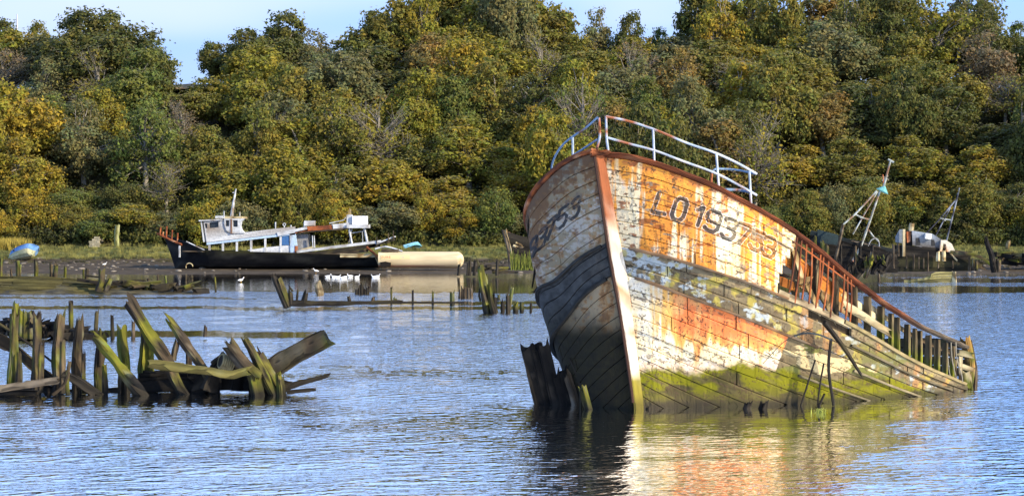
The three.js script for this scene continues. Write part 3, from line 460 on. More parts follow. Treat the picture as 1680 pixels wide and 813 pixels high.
function starPaint(x, y, u, v) {
  const f = fbm(x * 1.6, y * 2.2, 101, 5), g = fbm(x * 7, y * 9, 107, 4), st = fbm(x * 5.5, y * 0.55, 111, 4), st2 = fbm(x * 17, y * 0.9, 113, 3), g2 = fbm(x * 13, y * 17, 109, 4), along = fbm(u * 16, v * 60, 117, 4);
  const px = MIDX + x / 39.6 * FOCAL, py = HORIZON + (EYE - y) / 39.9 * FOCAL;    // the hull measured against the photograph's scale
  const wood = mixc([0.12, 0.085, 0.05], [0.30, 0.25, 0.17], along), white = mixc(mixc([0.78, 0.62, 0.34], [0.80, 0.70, 0.48], f), [0.84, 0.80, 0.69], step(f * 0.6 + g2 * 0.4, 0.46, 0.6));
  const rust = mixc([0.46, 0.12, 0.012], [0.88, 0.36, 0.03], st);
  let c;
  if (v > 0.706) {
    c = mixc(white, [0.84, 0.60, 0.22], 0.75 * step(f, 0.44, 0.62));
    const zone = step(px, 1034, 1064) * (1 - 0.6 * step(px, 1165, 1215)), fall = 1 - 0.2 * step((1 - v) / 0.3, 0.3, 1);
    c = mixc(c, rust, step(st * 0.62 + st2 * 0.38 + zone * 0.27 * fall - 0.12 + (f - 0.5) * 0.35, 0.41, 0.56) * 0.94);
    const bolt = step(fbm(x * 5, y * 10, 121, 4) + 0.17 * step(Math.abs(py - 366 - (px - 1080) * 0.1), 12, 3) * step(px, 1030, 1060) * (1 - step(px, 1120, 1150)), 0.66, 0.74);
    c = mixc(c, [0.27, 0.075, 0.02], bolt * 0.85);
    c = mixc(c, wood, step(g2 * 0.55 + along * 0.45 + 0.06 * step(px, 1200, 1270), 0.64, 0.69) * 0.8);
    c = mixc(c, [0.45, 0.13, 0.04], 0.75 * step(v, 0.965, 0.99) * step(g, 0.35, 0.6));
    const d = starText(x, y), flake = step(fbm(x * 24, y * 24, 173, 3) * 0.6 + along * 0.4, 0.56, 0.62), edge = 0.043 + (g2 - 0.5) * 0.02;
    if (d < edge) c = mixc(c, [0.05, 0.048, 0.045], (0.94 - 0.36 * step(px, 1165, 1250)) * (1 - 0.5 * flake));
    else if (d < edge + 0.014) c = mixc(c, [0.85, 0.82, 0.74], 0.5);
  } else if (v > 0.612) {
    const t = fbm(u * 26, v * 90, 127, 4);
    c = mixc([0.07, 0.055, 0.035], [0.28, 0.22, 0.12], t);
    c = mixc(c, [0.46, 0.52, 0.52], step(fbm(x * 4.5, y * 6, 131, 5) + 0.2 * (1 - step(px, 1060, 1130)) - 0.05 * step(px, 1150, 1300), 0.57, 0.66) * 0.75);
    c = mixc(c, [0.42, 0.34, 0.06], step(fbm(x * 5, y * 5, 137, 4), 0.56, 0.7) * 0.7);
    c = mixc(c, [0.42, 0.20, 0.07], step(st, 0.55, 0.7) * 0.5);
    c = mixc(c, [0.14, 0.14, 0.04], step(px, 1390, 1460) * step(fbm(x * 2, y * 3, 139, 4), 0.4, 0.6) * 0.8);
  } else {
    const edge = 1298 - (py - 553) * 0.3, painted = 1 - step(px, edge - 1, edge + 1);
    c = mixc(white, [0.78, 0.66, 0.40], 0.7 * f);
    const zone = step(px, 1060, 1085) * (1 - step(py, 512 + (px - 1060) * 0.14, 590)), mass = step(px, 1085, 1125) * (1 - step(px, 1230, 1295) * 0.3) * (1 - step(py - (px - 1100) * 0.24 + (st2 - 0.5) * 30, 508, 556));
    c = mixc(c, mixc([0.80, 0.40, 0.08], [0.74, 0.17, 0.035], step(st + 0.5 * mass, 0.5, 0.85)), clamp(step(st * 0.7 + st2 * 0.3 + zone * 0.31 + mass * 0.40 - 0.16, 0.40, 0.56)) * 0.93);
    c = mixc(c, [0.78, 0.55, 0.2], 0.5 * step(f * 0.6 + st * 0.4, 0.5, 0.64)); c = mixc(c, wood, step(g2 * 0.6 + along * 0.4 + 0.05 * step(py, 545, 590), 0.655, 0.70) * 0.75);
    c = mixc(c, [0.62, 0.36, 0.30], 0.4 * step(py, 588, 600));
    if (painted < 1) {                                                // bare and patched planking aft of the painted sheathing
      const bare = mixc(mixc([0.075, 0.058, 0.032], [0.24, 0.185, 0.10], along), [0.15, 0.16, 0.035], step(fbm(x * 1.8, y * 2.6, 143, 4), 0.44, 0.6) * 0.85);
      const patch = step(fbm(x * 1.5, y * 5, 149, 4) * 0.6 + fbm(u * 9, v * 34, 151, 2) * 0.6 + 0.10 * step(Math.abs(py - 606 - (px - 1400) * 0.36), 34, 8), 0.66, 0.70);
      c = mixc(mixc(bare, [0.58, 0.46, 0.24], patch * 0.92), c, painted);
    }
    const top = 606 + 9 * (fbm(x * 1.4, 1, 153, 3) - 0.5) * 2 + step(px, 1290, 1400) * 34 + (f - 0.5) * 16 - 5 * step(px, 1120, 1200), wet = step(py + (g - 0.5) * 14, top - 6, top + 8);
    const moss = mixc(mixc([0.062, 0.053, 0.018], [0.165, 0.16, 0.005], step(fbm(x * 1.9, y * 4.5, 157, 5) + 0.18 * (1 - step(py, top, top + 34)), 0.42, 0.62)), [0.075, 0.06, 0.03], step(py, top + 22, top + 60) * 0.75);
    c = mixc(c, mixc(moss, [0.13, 0.11, 0.04], step(along, 0.6, 0.75) * 0.5), wet);
  }
  const fleck = fbm(x * 30, y * 26, 163, 3), crack = fbm(u * 60, v * 150, 167, 3);
  c = mixc(c, [0.07, 0.045, 0.025], 0.8 * step(fleck * 0.65 + g * 0.35, 0.60, 0.68)); c = mixc(c, [0.09, 0.06, 0.035], 0.65 * step(crack * 0.7 + along * 0.3, 0.62, 0.7));
  return mixc(c, [0.03, 0.026, 0.02], step(-y + (g - 0.5) * 0.1, -0.24, -0.05) * 0.75);
}
function portPaint(x, y, u, v) {  // worn, stained paint with the port side's shade put into its colours
  const f = fbm(x * 1.6, y * 2.2, 201, 5), g = fbm(x * 10, y * 12, 207, 5), st = fbm(x * 7, y * 0.6, 211, 4), along = fbm(u * 12, v * 60, 217, 4);
  const py = HORIZON + (EYE - y) / 39.9 * FOCAL, wood = mixc([0.05, 0.04, 0.03], [0.20, 0.15, 0.10], along);
  let c = mixc([0.20, 0.14, 0.07], [0.34, 0.275, 0.175], f);
  if (v > 0.612 && v < 0.722) c = mixc([0.018, 0.018, 0.017], [0.085, 0.085, 0.078], g);
  else {
    c = mixc(c, [0.30, 0.16, 0.06], step(st * 0.5 + g * 0.5 + 0.14 * step(v, 0.8, 0.98), 0.48, 0.62) * 0.85);
    c = mixc(c, wood, step(fbm(x * 22, y * 22, 221, 3) * 0.4 + g * 0.25 + along * 0.35 + 0.2 * step(v, 0.92, 1) + 0.07 * step(u, 0.35, 0.7), 0.57, 0.66) * 0.8);
    c = mixc(c, [0.50, 0.46, 0.39], 0.5 * step(fbm(x * 14, y * 18, 231, 4) * 0.6 + f * 0.4, 0.50, 0.62) * step(v, 0.66, 0.8) * (1 - step(v, 0.86, 0.98))); c = mixc(c, [0.13, 0.065, 0.03], 0.75 * step(st * 0.5 + g * 0.5 + 0.25 * step(v, 0.82, 1), 0.56, 0.7));
    const d = portText(x, y); if (d < 0.032) c = mixc(c, [0.03, 0.03, 0.03], 0.93 * (1 - 0.5 * step(g, 0.62, 0.7)));
  }
  return mixc(c, mixc([0.012, 0.011, 0.009], [0.03, 0.026, 0.012], g), step(py + (f - 0.5) * 50, 500, 555));  // near-black low down: wet planking plus shade painted in
}
function hullTex(surf, W, H, f) { return dataTex(W, H, (u, v) => { const p = surf.S(u, v); return f(p.x, p.y, u, v); }, true, false); }
const peel = dataTex(1024, 512, (u, v) => { const a = pf(u, v, 301, 40, 20, 4), b = pf(u, v, 307, 90, 8, 3); return clamp(0.5 + 0.5 * step(a, 0.42, 0.5) - 0.35 * step(b, 0.55, 0.7)); }, false);
const starMat = std({ map: hullTex(STB, 2048, 1024, starPaint), bumpMap: peel, bumpScale: 0.016, roughness: 0.8 });
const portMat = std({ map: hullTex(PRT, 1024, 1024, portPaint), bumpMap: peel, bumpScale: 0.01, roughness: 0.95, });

// one plank laid on a surface between u0..u1 and v0..v1, `off` metres proud
function plank(surf, u0, u1, v0, v1, off, R) {
  const n = Math.max(2, Math.ceil((u1 - u0) * surf.len / 0.16)), pos = [], uv = [], idx = [], gap = 0.0013, th = 0.05, r0 = (R() - 0.5) * 0.02, r1 = (R() - 0.5) * 0.02;
  for (let i = 0; i <= n; i++) {
    const u = lerp(u0 + 0.0009, u1 - 0.0009, i / n), o = off + lerp(r0, r1, i / n) + (hash(i, (v0 * 1000) | 0, (u0 * 1000) | 0) - 0.5) * 0.004;
    [[v0, -th], [v0 + gap, o - 0.006], [v0 + gap * 2, o], [v1 - gap * 2, o], [v1 - gap, o - 0.006], [v1, -th]].forEach(([v, h]) => { const p = surf.S(u, v).addScaledVector(surf.N(u, clamp(v, 0.01, 0.99)), h); pos.push(p.x, p.y, p.z); uv.push(u, v); });
  }
  for (let i = 0; i < n; i++) for (let k = 0; k < 5; k++) { const a = i * 6 + k, b = a + 6; idx.push(a, b, a + 1, b, b + 1, a + 1); }
  for (const [a, s] of [[0, 1], [n * 6, -1]]) for (let k = 1; k < 5; k++) s > 0 ? idx.push(a, a + k, a + k + 1) : idx.push(a, a + k + 1, a + k);
  return flat(geoOf(pos, uv, idx));
}
const WRECK = thing('fishing_boat_wreck', 'big rusty white wooden fishing boat wreck lettered LO 193753, bow raised, stern sunk', 'shipwreck', V(6, 0, -41));
{
  const R = rngOf(404), u = (px, v) => STB.uAt(px, v), edges = [];
  for (let k = 0; k < 14; k++) edges.push(lerp(0, 0.612, k / 14)); for (let k = 0; k < 3; k++) edges.push(0.615 + k * 0.031); for (let k = 0; k <= 7; k++) edges.push(0.708 + k * 0.0415);
  for (let s = 0; s + 1 < edges.length; s++) {
    const v0 = edges[s], v1 = Math.min(0.998, edges[s + 1]); if (v1 - v0 < 0.01) continue;
    const vm = (v0 + v1) / 2, belt = vm > 0.612 && vm < 0.708, top = vm > 0.708;
    let end = top ? STB.uAt([1276, 1279, 1284, 1289, 1297, 1302, 1306][Math.min(6, Math.floor((vm - 0.708) / 0.0415))], vm) : 0.985, a = 0.0;
    while (a < end - 0.005) {
      let b = a + (vm > 0.5 && vm < 0.71 ? 1.0 + 0.8 * R() : 1.3 + 3.0 * R()) / STB.len; if (end - b < 0.05) b = end;
      const mid = STB.S((a + b) / 2, vm), pxm = MIDX - mid.x / mid.z * FOCAL, pym = HORIZON - (EYE - mid.y) / mid.z * FOCAL;
      const under = STB.S(a, v1).y < -0.35 && STB.S(b, v1).y < -0.35, hole = belt && pxm > 1345 && pxm < 1392 && vm > 0.64;
      const sheath = !top && !belt && STB.uAt(1292, vm) > (a + b) / 2;
      if (!under && !hole) part('plank', plank(STB, a, b, v0, v1, (belt ? [0.03, -0.02, 0.03][s - 14] ?? 0 : top ? 0.012 : sheath ? 0.02 : -0.005) + (R() - 0.5) * 0.024, R), starMat, WRECK);
      a = b;
    }
  }
  for (let s = 0; s + 1 < edges.length; s++) {
    const v0 = edges[s], v1 = Math.min(0.998, edges[s + 1]); if (v1 - v0 < 0.01) continue;
    const vm = (v0 + v1) / 2, belt = vm > 0.612 && vm < 0.708; let a = 0;
    const end = 0.97 - 0.12 * R();
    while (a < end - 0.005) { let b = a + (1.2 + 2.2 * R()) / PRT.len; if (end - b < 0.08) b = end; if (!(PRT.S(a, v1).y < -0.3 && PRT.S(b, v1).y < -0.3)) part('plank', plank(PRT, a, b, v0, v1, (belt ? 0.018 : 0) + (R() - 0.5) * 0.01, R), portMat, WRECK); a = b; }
  }
  // inside skin, so that no daylight shows through the seams, and the deck between the sides
  const skin = (surf, u0, u1, v0, v1, off) => { const pos = [], uv = [], idx = [], n = 40, m = 12; for (let i = 0; i <= n; i++) for (let j = 0; j <= m; j++) { const a = lerp(u0, u1, i / n), b = lerp(v0, v1, j / m), p = surf.S(a, b).addScaledVector(surf.N(clamp(a, 0.02, 0.98), clamp(b, 0.02, 0.98)), -off); pos.push(p.x, p.y, p.z); uv.push(a * surf.len, b * 5); } for (let i = 0; i < n; i++) for (let j = 0; j < m; j++) { const a = i * (m + 1) + j, b = a + m + 1; idx.push(a, b, a + 1, b, b + 1, a + 1); } return paintGeo(flat(geoOf(pos, uv, idx)), (p) => mixc(WOOD.wet, [0.07, 0.05, 0.03], fbm(p.x * 3, p.y * 3, 5, 3))); };
  part('inner_lining', skin(STB, 0.002, u(1283), 0, 0.985, 0.07), M.wood, WRECK); part('inner_lining', skin(STB, u(1283), 0.985, 0, 0.70, 0.09), M.wood, WRECK); part('inner_lining', skin(PRT, 0.002, 0.9, 0, 0.97, 0.08), M.wood, WRECK);
  for (let k = 0; k < 9; k++) { // foredeck planks behind the bulwark
    const a = k / 9, b = (k + 0.94) / 9, pos = [], uv = [], idx = [];
    for (let i = 0; i <= 8; i++) { const s = lerp(0.03, 0.36, i / 8), p = STB.S(s, 0.80).add(V(0, 0, -0.15)), q = PRT.S(s * 2.2, 0.80).add(V(0.15, 0, 0)); for (const t of [a, b]) { const w = p.clone().lerp(q, t); w.y += 0.12 * Math.sin(t * 3.14); pos.push(w.x, w.y, w.z); uv.push(t * 4, i * 0.5); } }
    for (let i = 0; i < 8; i++) idx.push(i * 2, i * 2 + 1, i * 2 + 2, i * 2 + 2, i * 2 + 1, i * 2 + 3);
    part('deck_plank', paintGeo(flat(geoOf(pos, uv, idx)), 'brown'), M.wood, WRECK);
  }
  // stem: a thick wedge between the two sides, iron band down its nose
  {
    const rows = 26, pos = [], uv = [], idx = [];
    const nose = (v) => PRT.S(0, v).lerp(STB.S(0, v), 0.3).add(V(-0.03, 0, 0.15));
    for (let j = 0; j <= rows; j++) { const v = j / rows, a = PRT.S(0, v).add(V(0.0, 0, 0.04)), d = STB.S(0, v).add(V(0.01, 0, 0.045)), n = nose(v), r = (hash(j, 1, 2) - 0.5) * 0.02; const q = [a.clone().add(V(0, 0, -0.15)), a, n.clone().add(V(-0.03 + r, 0, 0)), n.clone().add(V(0.025, 0, 0.008 + r)), d, d.clone().add(V(0, 0, -0.15))]; q.forEach((p, k) => { pos.push(p.x, p.y, p.z); uv.push(k * 0.12, v * 5); }); }
    for (let j = 0; j < rows; j++) for (let k = 0; k < 5; k++) { const a = j * 6 + k, b = a + 6; idx.push(a, a + 1, b, b, a + 1, b + 1); }
    const g = flat(geoOf(pos, uv, idx));
    paintGeo(g, (p) => { const py = HORIZON + (EYE - p.y) / 39.7 * FOCAL, n = fbm(p.x * 6, p.y * 4, 61, 4); let c = mixc([0.26, 0.085, 0.035], mixc([0.74, 0.68, 0.56], [0.40, 0.23, 0.12], step(n, 0.5, 0.68)), step(py + (n - 0.5) * 120, 330, 390)); c = mixc(c, [0.24, 0.2, 0.03], step(py + (n - 0.5) * 60, 585, 625)); return mixc(c, WOOD.wet, step(py, 640, 668) * 0.6); });
    { const p = g.attributes.position, n = g.attributes.normal, k = g.attributes.color; for (let i = 0; i < p.count; i++) if (Math.floor(i / 6) % 5 < 2) k.setXYZ(i, k.getX(i) * 0.22, k.getY(i) * 0.2, k.getZ(i) * 0.17); }  // port-facing faces darkened in colour to stand for their shade
    part('stem_post', g, M.wood, WRECK);
    part('iron_band', pipe([0.99, 0.85, 0.7, 0.5, 0.3, 0.2].map((v) => nose(v).add(V(-0.03, 0, 0.0))), 0.035, () => [0.06, 0.03, 0.02], 6), M.iron, WRECK);  // band also given a dark colour for its shade
    const s0 = nose(0.2), tip = nose(1);
    part('stem_head', timber([tip.clone().add(V(0.1, -0.03, -0.35)), tip.clone().add(V(0.09, 0.0, 0.03))], 0.46, 0.12, 'rust', { jag: 0.05, rough: 0.04 }), M.wood, WRECK);
  }
  // caps, belts and covering board
  const run = (surf, u0, u1, v, off, n = 16) => Array.from({ length: n + 1 }, (_, i) => { const a = lerp(u0, u1, i / n); return surf.S(a, v).addScaledVector(surf.N(clamp(a, 0.02, 0.98), clamp(v, 0.03, 0.97)), off); });
  part('rail_cap', timber(run(STB, 0, 0.985, 1, -0.06, 30).map((p) => p.add(V(0, 0.03, 0))), 0.26, 0.105, (p) => { const k = tones.rust(p); return mixc(mixc([0.30, 0.085, 0.035], k, 0.5), [0.24, 0.19, 0.13], step(p.x, 8.6, 10.2)); }, { max: 70, jag: 0.05, taper: 0.8, rough: 0.03, side: V(0.4, 0, 0.9) }), M.wood, WRECK);
  part('rail_cap', timber(run(PRT, 0, 0.93, 1, -0.06, 16).map((p) => p.add(V(0, 0.03, 0))), 0.24, 0.085, 'rust', { max: 40, jag: 0.3, rough: 0.03, side: V(-0.9, 0, 0.2) }), M.wood, WRECK);
  for (const [v, w] of [[0.707, 0.07], [0.613, 0.06]]) part('rubbing_strake', timber(run(STB, 0.02, v > 0.7 ? u(1290) : u(1340), v, 0.045, 20), w, 0.1, (p) => mixc(WOOD.dark, mixc([0.4, 0.22, 0.1], WOOD.grey, n2(p.x * 3, 4)), fbm(p.x * 2.5, p.y * 6, 71, 3)), { max: 50, side: V(0, 1, 0), rough: 0.12, jag: 0.4 }), M.wood, WRECK);
  for (const [v, w] of [[0.72, 0.07], [0.612, 0.07]]) part('rubbing_strake', timber(run(PRT, 0.02, 0.9, v, 0.045, 16), w, 0.1, (p) => mixc(WOOD.wet, [0.06, 0.06, 0.055], fbm(p.x * 3, p.y * 4, 73, 3)), { max: 36, side: V(0, 1, 0), rough: 0.1 }), M.wood, WRECK);
  part('covering_board', timber(run(STB, u(1276), u(1392), 0.712, 0.0, 12), 0.16, 0.09, (p) => mixc(tones.cream(p), WOOD.grey, 0.55), { max: 26, side: V(0, 1, 0), rough: 0.06 }), M.wood, WRECK);
  part('covering_board', timber(run(STB, u(1384), 0.965, 0.716, 0.02, 16), 0.09, 0.12, (p) => mixc(tones.brown(p), [0.30, 0.24, 0.11], 0.6), { max: 40, side: V(0, 1, 0), rough: 0.08 }), M.wood, WRECK);
  for (const [v, a, b] of [[0.655, 1396, 1560], [0.585, 1400, 1530], [0.50, 1310, 1440]]) part('rubbing_strake', timber(run(STB, u(a, v), u(b, v), v, 0.02, 12), 0.05, 0.07, (p) => mixc(tones.brown(p), [0.34, 0.29, 0.17], 0.5), { max: 30, side: V(0, 1, 0), rough: 0.15, jag: 1 }), M.wood, WRECK);
  // bulwark frames standing bare along the waist
  const ribs = [[1312, 0.14, 0.08], [1344, 0.15, 0.1], [1379, 0.15, 0.12], [1409, 0.15, 0.16], [1431, 0.16, 0.2], [1453, 0.17, 0.3], [1470, 0.12, 0.3], [1479, 0.17, 0.5], [1497, 0.16, 0.6], [1509, 0.1, 0.6], [1516, 0.15, 0.6], [1531, 0.15, 0.6], [1546, 0.14, 0.6], [1559, 0.12, 0.6], [1571, 0.12, 0.5]];
  for (const [px, w] of ribs) { const a = STB.S(u(px, 0.69), 0.66).addScaledVector(STB.N(u(px), 0.7), -0.14), b = STB.S(u(px, 0.99), 0.985).addScaledVector(STB.N(u(px), 0.9), -0.12); part('frame', timber([a, b], w * 0.95, 0.11, (p) => { const y0 = a.y, h = (p.y - y0) / (b.y - y0), n = fbm(p.x * 9, p.y * 5, 81, 3); return mixc(mixc(WOOD.dark, [0.22, 0.165, 0.085], n), [0.16, 0.17, 0.015], (1 - step(h + (n - 0.5) * 0.8, 0.25, 0.75)) * step(px, 1425, 1450)); }, { jag: 0.02, taper: 0.92, side: V(0.78, 0, 0.62) }), M.wood, WRECK); }
  // torn inner planking of the waist: rusty, cream and leaning pieces
  const inner = (a, va, b, vb, w, tone, off = -0.26) => part('bulwark_plank', timber([STB.S(u(a, va), va).addScaledVector(STB.N(u(a), 0.8), off), STB.S(u((a + b) / 2, (va + vb) / 2), (va + vb) / 2).addScaledVector(STB.N(u((a + b) / 2), 0.8), off), STB.S(u(b, vb), vb).addScaledVector(STB.N(u(b), 0.8), off)], w, 0.05, tone, { side: V(0, 1, 0), rough: 0.05, jag: 0.8, jag0: 0.8, max: 12 }), M.wood, WRECK);
  inner(1304, 0.885, 1404, 0.88, 0.34, 'orange', -0.28); inner(1318, 0.97, 1420, 0.965, 0.1, 'brown', -0.28); inner(1288, 0.77, 1316, 0.775, 0.2, 'orange', -0.2); inner(1322, 0.815, 1424, 0.815, 0.22, (p) => mixc(tones.cream(p), tones.orange(p), 0.35), -0.3);
  inner(1398, 0.905, 1462, 0.905, 0.15, 'cream', -0.27); inner(1388, 0.80, 1455, 0.805, 0.19, 'cream', 0.03); inner(1438, 0.955, 1586, 0.95, 0.11, (p) => mixc(tones.cream(p), WOOD.brown, step(p.x, 8.2, 9.6)), -0.3);
  for (const [a, va, b, vb] of [[1306, 0.94, 1322, 0.82], [1330, 0.80, 1352, 0.71], [1352, 0.80, 1376, 0.71], [1316, 0.80, 1334, 0.84]]) inner(a, va, b, vb, 0.13, 'cream', -0.1);
  // rusted iron stanchions hanging from the rail
  for (const [px, w, lean] of [[1307, 0.73, -14], [1314, 0.70, -12], [1322, 0.725, -8], [1331, 0.72, -6], [1345, 0.715, -9], [1350, 0.74, -12], [1358, 0.72, -9], [1366, 0.705, -6], [1384, 0.75, -7], [1389, 0.73, -4], [1395, 0.72, -3]]) { const a = STB.S(u(px, 1), 0.985).addScaledVector(STB.N(u(px), 0.9), 0.03), b = STB.S(u(px + lean, w), w).addScaledVector(STB.N(u(px), 0.75), 0.05), m = a.clone().lerp(b, 0.5).addScaledVector(STB.N(u(px), 0.8), 0.03); part('iron_stanchion', pipe([a, m, b], 0.021, 'rust', 6), M.iron, WRECK); }
  part('iron_rail', pipe(run(STB, u(1300, 1), u(1400, 1), 0.955, 0.04, 8), 0.02, 'rust', 5), M.iron, WRECK);
  // stern bulwark: boards behind the last frames, coloured dark for their shade, and the broken quarter
  for (let k = 0; k < 4; k++) part('stern_plank', timber([at(1452, 563 + k * 15, 47.4), at(1525, 561 + k * 15, 46.6), at(1586, 566 + k * 15, 45.6)], 0.225, 0.06, 'dark', { side: V(0, 1, 0), rough: 0.05, jag: 0.6, jag0: 0.8 }), M.wood, WRECK);
  part('stern_post', timber([at(1586, 652, 44.95), at(1592, 600, 45.0), at(1585, 560, 45.0)], 0.2, 0.2, (p) => mixc(tones.mossy(p), [0.4, 0.2, 0.06], step(n2(p.x * 5, p.y * 4), 0.5, 0.7) * 0.6), { jag: 0.7 }), M.wood, WRECK);
  part('stern_post', timber([at(1597, 650, 45.05), at(1598, 605, 45.1), at(1590, 563, 45.1)], 0.14, 0.16, 'brown', { jag: 0.6 }), M.wood, WRECK);
  for (const [x0, y0, x1, y1, w] of [[1574, 577, 1594, 582, 0.16], [1576, 600, 1595, 606, 0.14], [1577, 585, 1577, 636, 0.1], [1587, 612, 1590, 636, 0.2], [1567, 590, 1568, 634, 0.1], [1562, 574, 1564, 626, 0.07]]) part('stern_plank', timber([at(x0, y0, 44.75), at(x1, y1, 44.75)], w, 0.08, (p) => mixc(tones.mossy(p.clone().setY(p.y + 0.4)), tones.cream(p), step(n2(p.x * 3, p.y * 3, 6), 0.4, 0.7)), { jag: 0.5, jag0: 0.5, side: Math.abs(x1 - x0) > Math.abs(y1 - y0) ? V(0, 1, 0) : V(1, 0, 0) }), M.wood, WRECK);
  for (const dx of [0, 7, 15]) part('rope', pipe([at(1554 + dx, 561, 44.0), at(1556 + dx, 590, 43.95), at(1560 + dx * 1.3, 618, 43.95), at(1565 + dx, 626, 43.9)], 0.014, (p) => [0.3, 0.27, 0.2], 5), M.iron, WRECK);
  part('rope', pipe([at(1597, 577, 45), at(1603, 600, 45.05), at(1603, 640, 45.1)], 0.013, (p) => [0.12, 0.1, 0.08], 5), M.iron, WRECK);
  // bow railings of bent pipe
  const D = 39.25, tube = (pts, r = 0.026, tone = 'rail') => part('railing_pipe', pipe(pts.map((p) => at(p[0], p[1], p[2] ?? D)), r, tone, 7), M.iron, WRECK);
  tube([[994, 190.6], [1030, 198], [1072, 211.5], [1129, 235], [1175, 251], [1212, 268, 39.3], [1242, 285, 39.45]]); tube([[997.7, 225.8], [1034, 236], [1072, 246], [1122, 264.6], [1177, 285], [1212, 303, 39.3], [1242, 320, 39.45]]);
  tube([[994.5, 190], [995.5, 226], [998.5, 250]]); tube([[1071.7, 212], [1074, 271]]); tube([[1175.5, 251], [1180, 310]]); tube([[1230, 280, 39.4], [1233, 338, 39.4]]);
  const Dp = 39.5; tube([[983, 193, Dp], [984, 226, Dp], [978, 247, Dp]], 0.028); tube([[981, 192, Dp], [962.8, 208, 39.7], [939.6, 224, 40.1], [923, 238, 40.5], [911, 256, 40.8], [905.4, 273, 41], [906, 288, 41.1]], 0.024, 'bluepipe'); tube([[981, 228, Dp], [963, 240, 39.8], [939.6, 255, 40.1]], 0.024, 'bluepipe'); tube([[939.6, 223, 40.1], [940, 258, 40.1]], 0.026);
  tube([[1168, 284, 40.6], [1167, 303, 40.6]], 0.03, 'rail'); tube([[1167, 283, 40.6], [1172, 278, 40.6], [1190, 277, 40.7], [1212, 279, 40.6], [1240, 285, 40]], 0.024, 'bluepipe'); tube([[1178, 312, 40.4], [1195, 311, 40.5], [1215, 312, 40.5], [1236, 316, 40.2]], 0.034, 'bluepipe');
  // poles and wires fallen along the side
  const near = (px, py, d) => at(px, py, d);
  part('fallen_pole', pipe([near(1303, 551, 39.75), near(1322, 546, 39.7), near(1345, 549, 39.75), near(1364, 557, 39.9)], 0.022, (p) => [0.04, 0.05, 0.055], 6), M.iron, WRECK);
  part('fallen_pole', pipe([near(1364, 556, 39.95), near(1360, 603, 40.3), near(1368, 664, 40.7)], 0.034, (p) => [0.025, 0.022, 0.018], 6), M.iron, WRECK);
  part('fallen_pole', pipe([near(1338, 590, 40.3), near(1327, 625, 40.5), near(1314, 666, 40.75)], 0.02, (p) => [0.03, 0.025, 0.02], 6), M.iron, WRECK);
  part('fallen_pole', pipe([near(1352, 596, 40.2), near(1346, 630, 40.5), near(1342, 664, 40.75)], 0.02, (p) => [0.03, 0.025, 0.02], 6), M.iron, WRECK);
  part('fallen_pole', pipe([near(1353, 646, 40.6), near(1344, 666, 40.75)], 0.026, (p) => [0.03, 0.025, 0.02], 6), M.iron, WRECK);
  part('fallen_pole', pipe([near(1252, 596, 39.75), near(1290, 558, 39.6), near(1334, 538, 39.7)], 0.008, (p) => [0.05, 0.05, 0.04], 5), M.iron, WRECK);
  part('fallen_beam', timber([near(1353, 528, 40.0), near(1381, 565, 40.2), near(1413, 614, 40.6)], 0.12, 0.1, 'dark', { taper: 0.4 }), M.wood, WRECK);
  // splinters hanging from the broken port side
  for (const [a, b, w] of [[[868, 352], [866, 388], 0.05], [[880, 430], [873, 470], 0.06], [[893, 455], [876, 479], 0.05], [[906, 500], [911, 536], 0.1], [[903, 468], [874, 478], 0.04], [[912, 508], [915, 530], 0.06]]) part('splinter', timber([at(...a, 41.9), at(...b, 41.9)], w, w, 'dark', { taper: 0.4, jag: 1 }), M.wood, WRECK);
}

// ------------------------------------------------------------------ timbers standing in the water left of the bow
{
  const o = thing('broken_timber_slab', 'black broken slab of planks leaning out of the water left of the big bow', 'wreck timber', at(905, 663, 41.1)), d = 41.1;
  const slab = (a, b, w, t = 0.1) => part('plank', timber([at(...a), at(...b)], w, t, 'black', { jag: 0.5, taper: 1.0, rough: 0.05, bend: 0.05, side: V(0.97, 0, -0.25) }), M.wood, o);
  slab([891, 676, d], [866, 572, d], 0.3); slab([904, 676, d + 0.02], [880, 571, d + 0.02], 0.3); slab([917, 676, d + 0.01], [893, 573, d + 0.01], 0.28); slab([928, 676, d], [912, 616, d], 0.2); slab([938, 676, d + 0.02], [925, 612, d + 0.02], 0.2);
  part('rib', timber([at(947, 674, d - 0.1), at(940, 645, d - 0.1), at(932, 620, d - 0.1)], 0.15, 0.16, 'brown', { jag: 0.8 }), M.wood, o);
  const s = thing('driftwood_stake', 'thin crooked stake standing between the black slab and the big bow', 'stake', at(953, 664, 40.9));
  part('stake', timber([at(954, 674, 40.9), at(951, 625, 40.9), at(936, 590, 40.9)], 0.07, 0.07, 'dark', { taper: 0.7, jag: 1 }), M.wood, s);
  const p = thing('stump_post', 'short mossy stump post in the water against the big dark bow', 'post', at(964, 668, 40.05));
  part('stump', timber([at(966, 674, 39.9), at(957, 640, 39.9)], 0.16, 0.14, 'mossy', { jag: 0.9 }), M.wood, p);
}
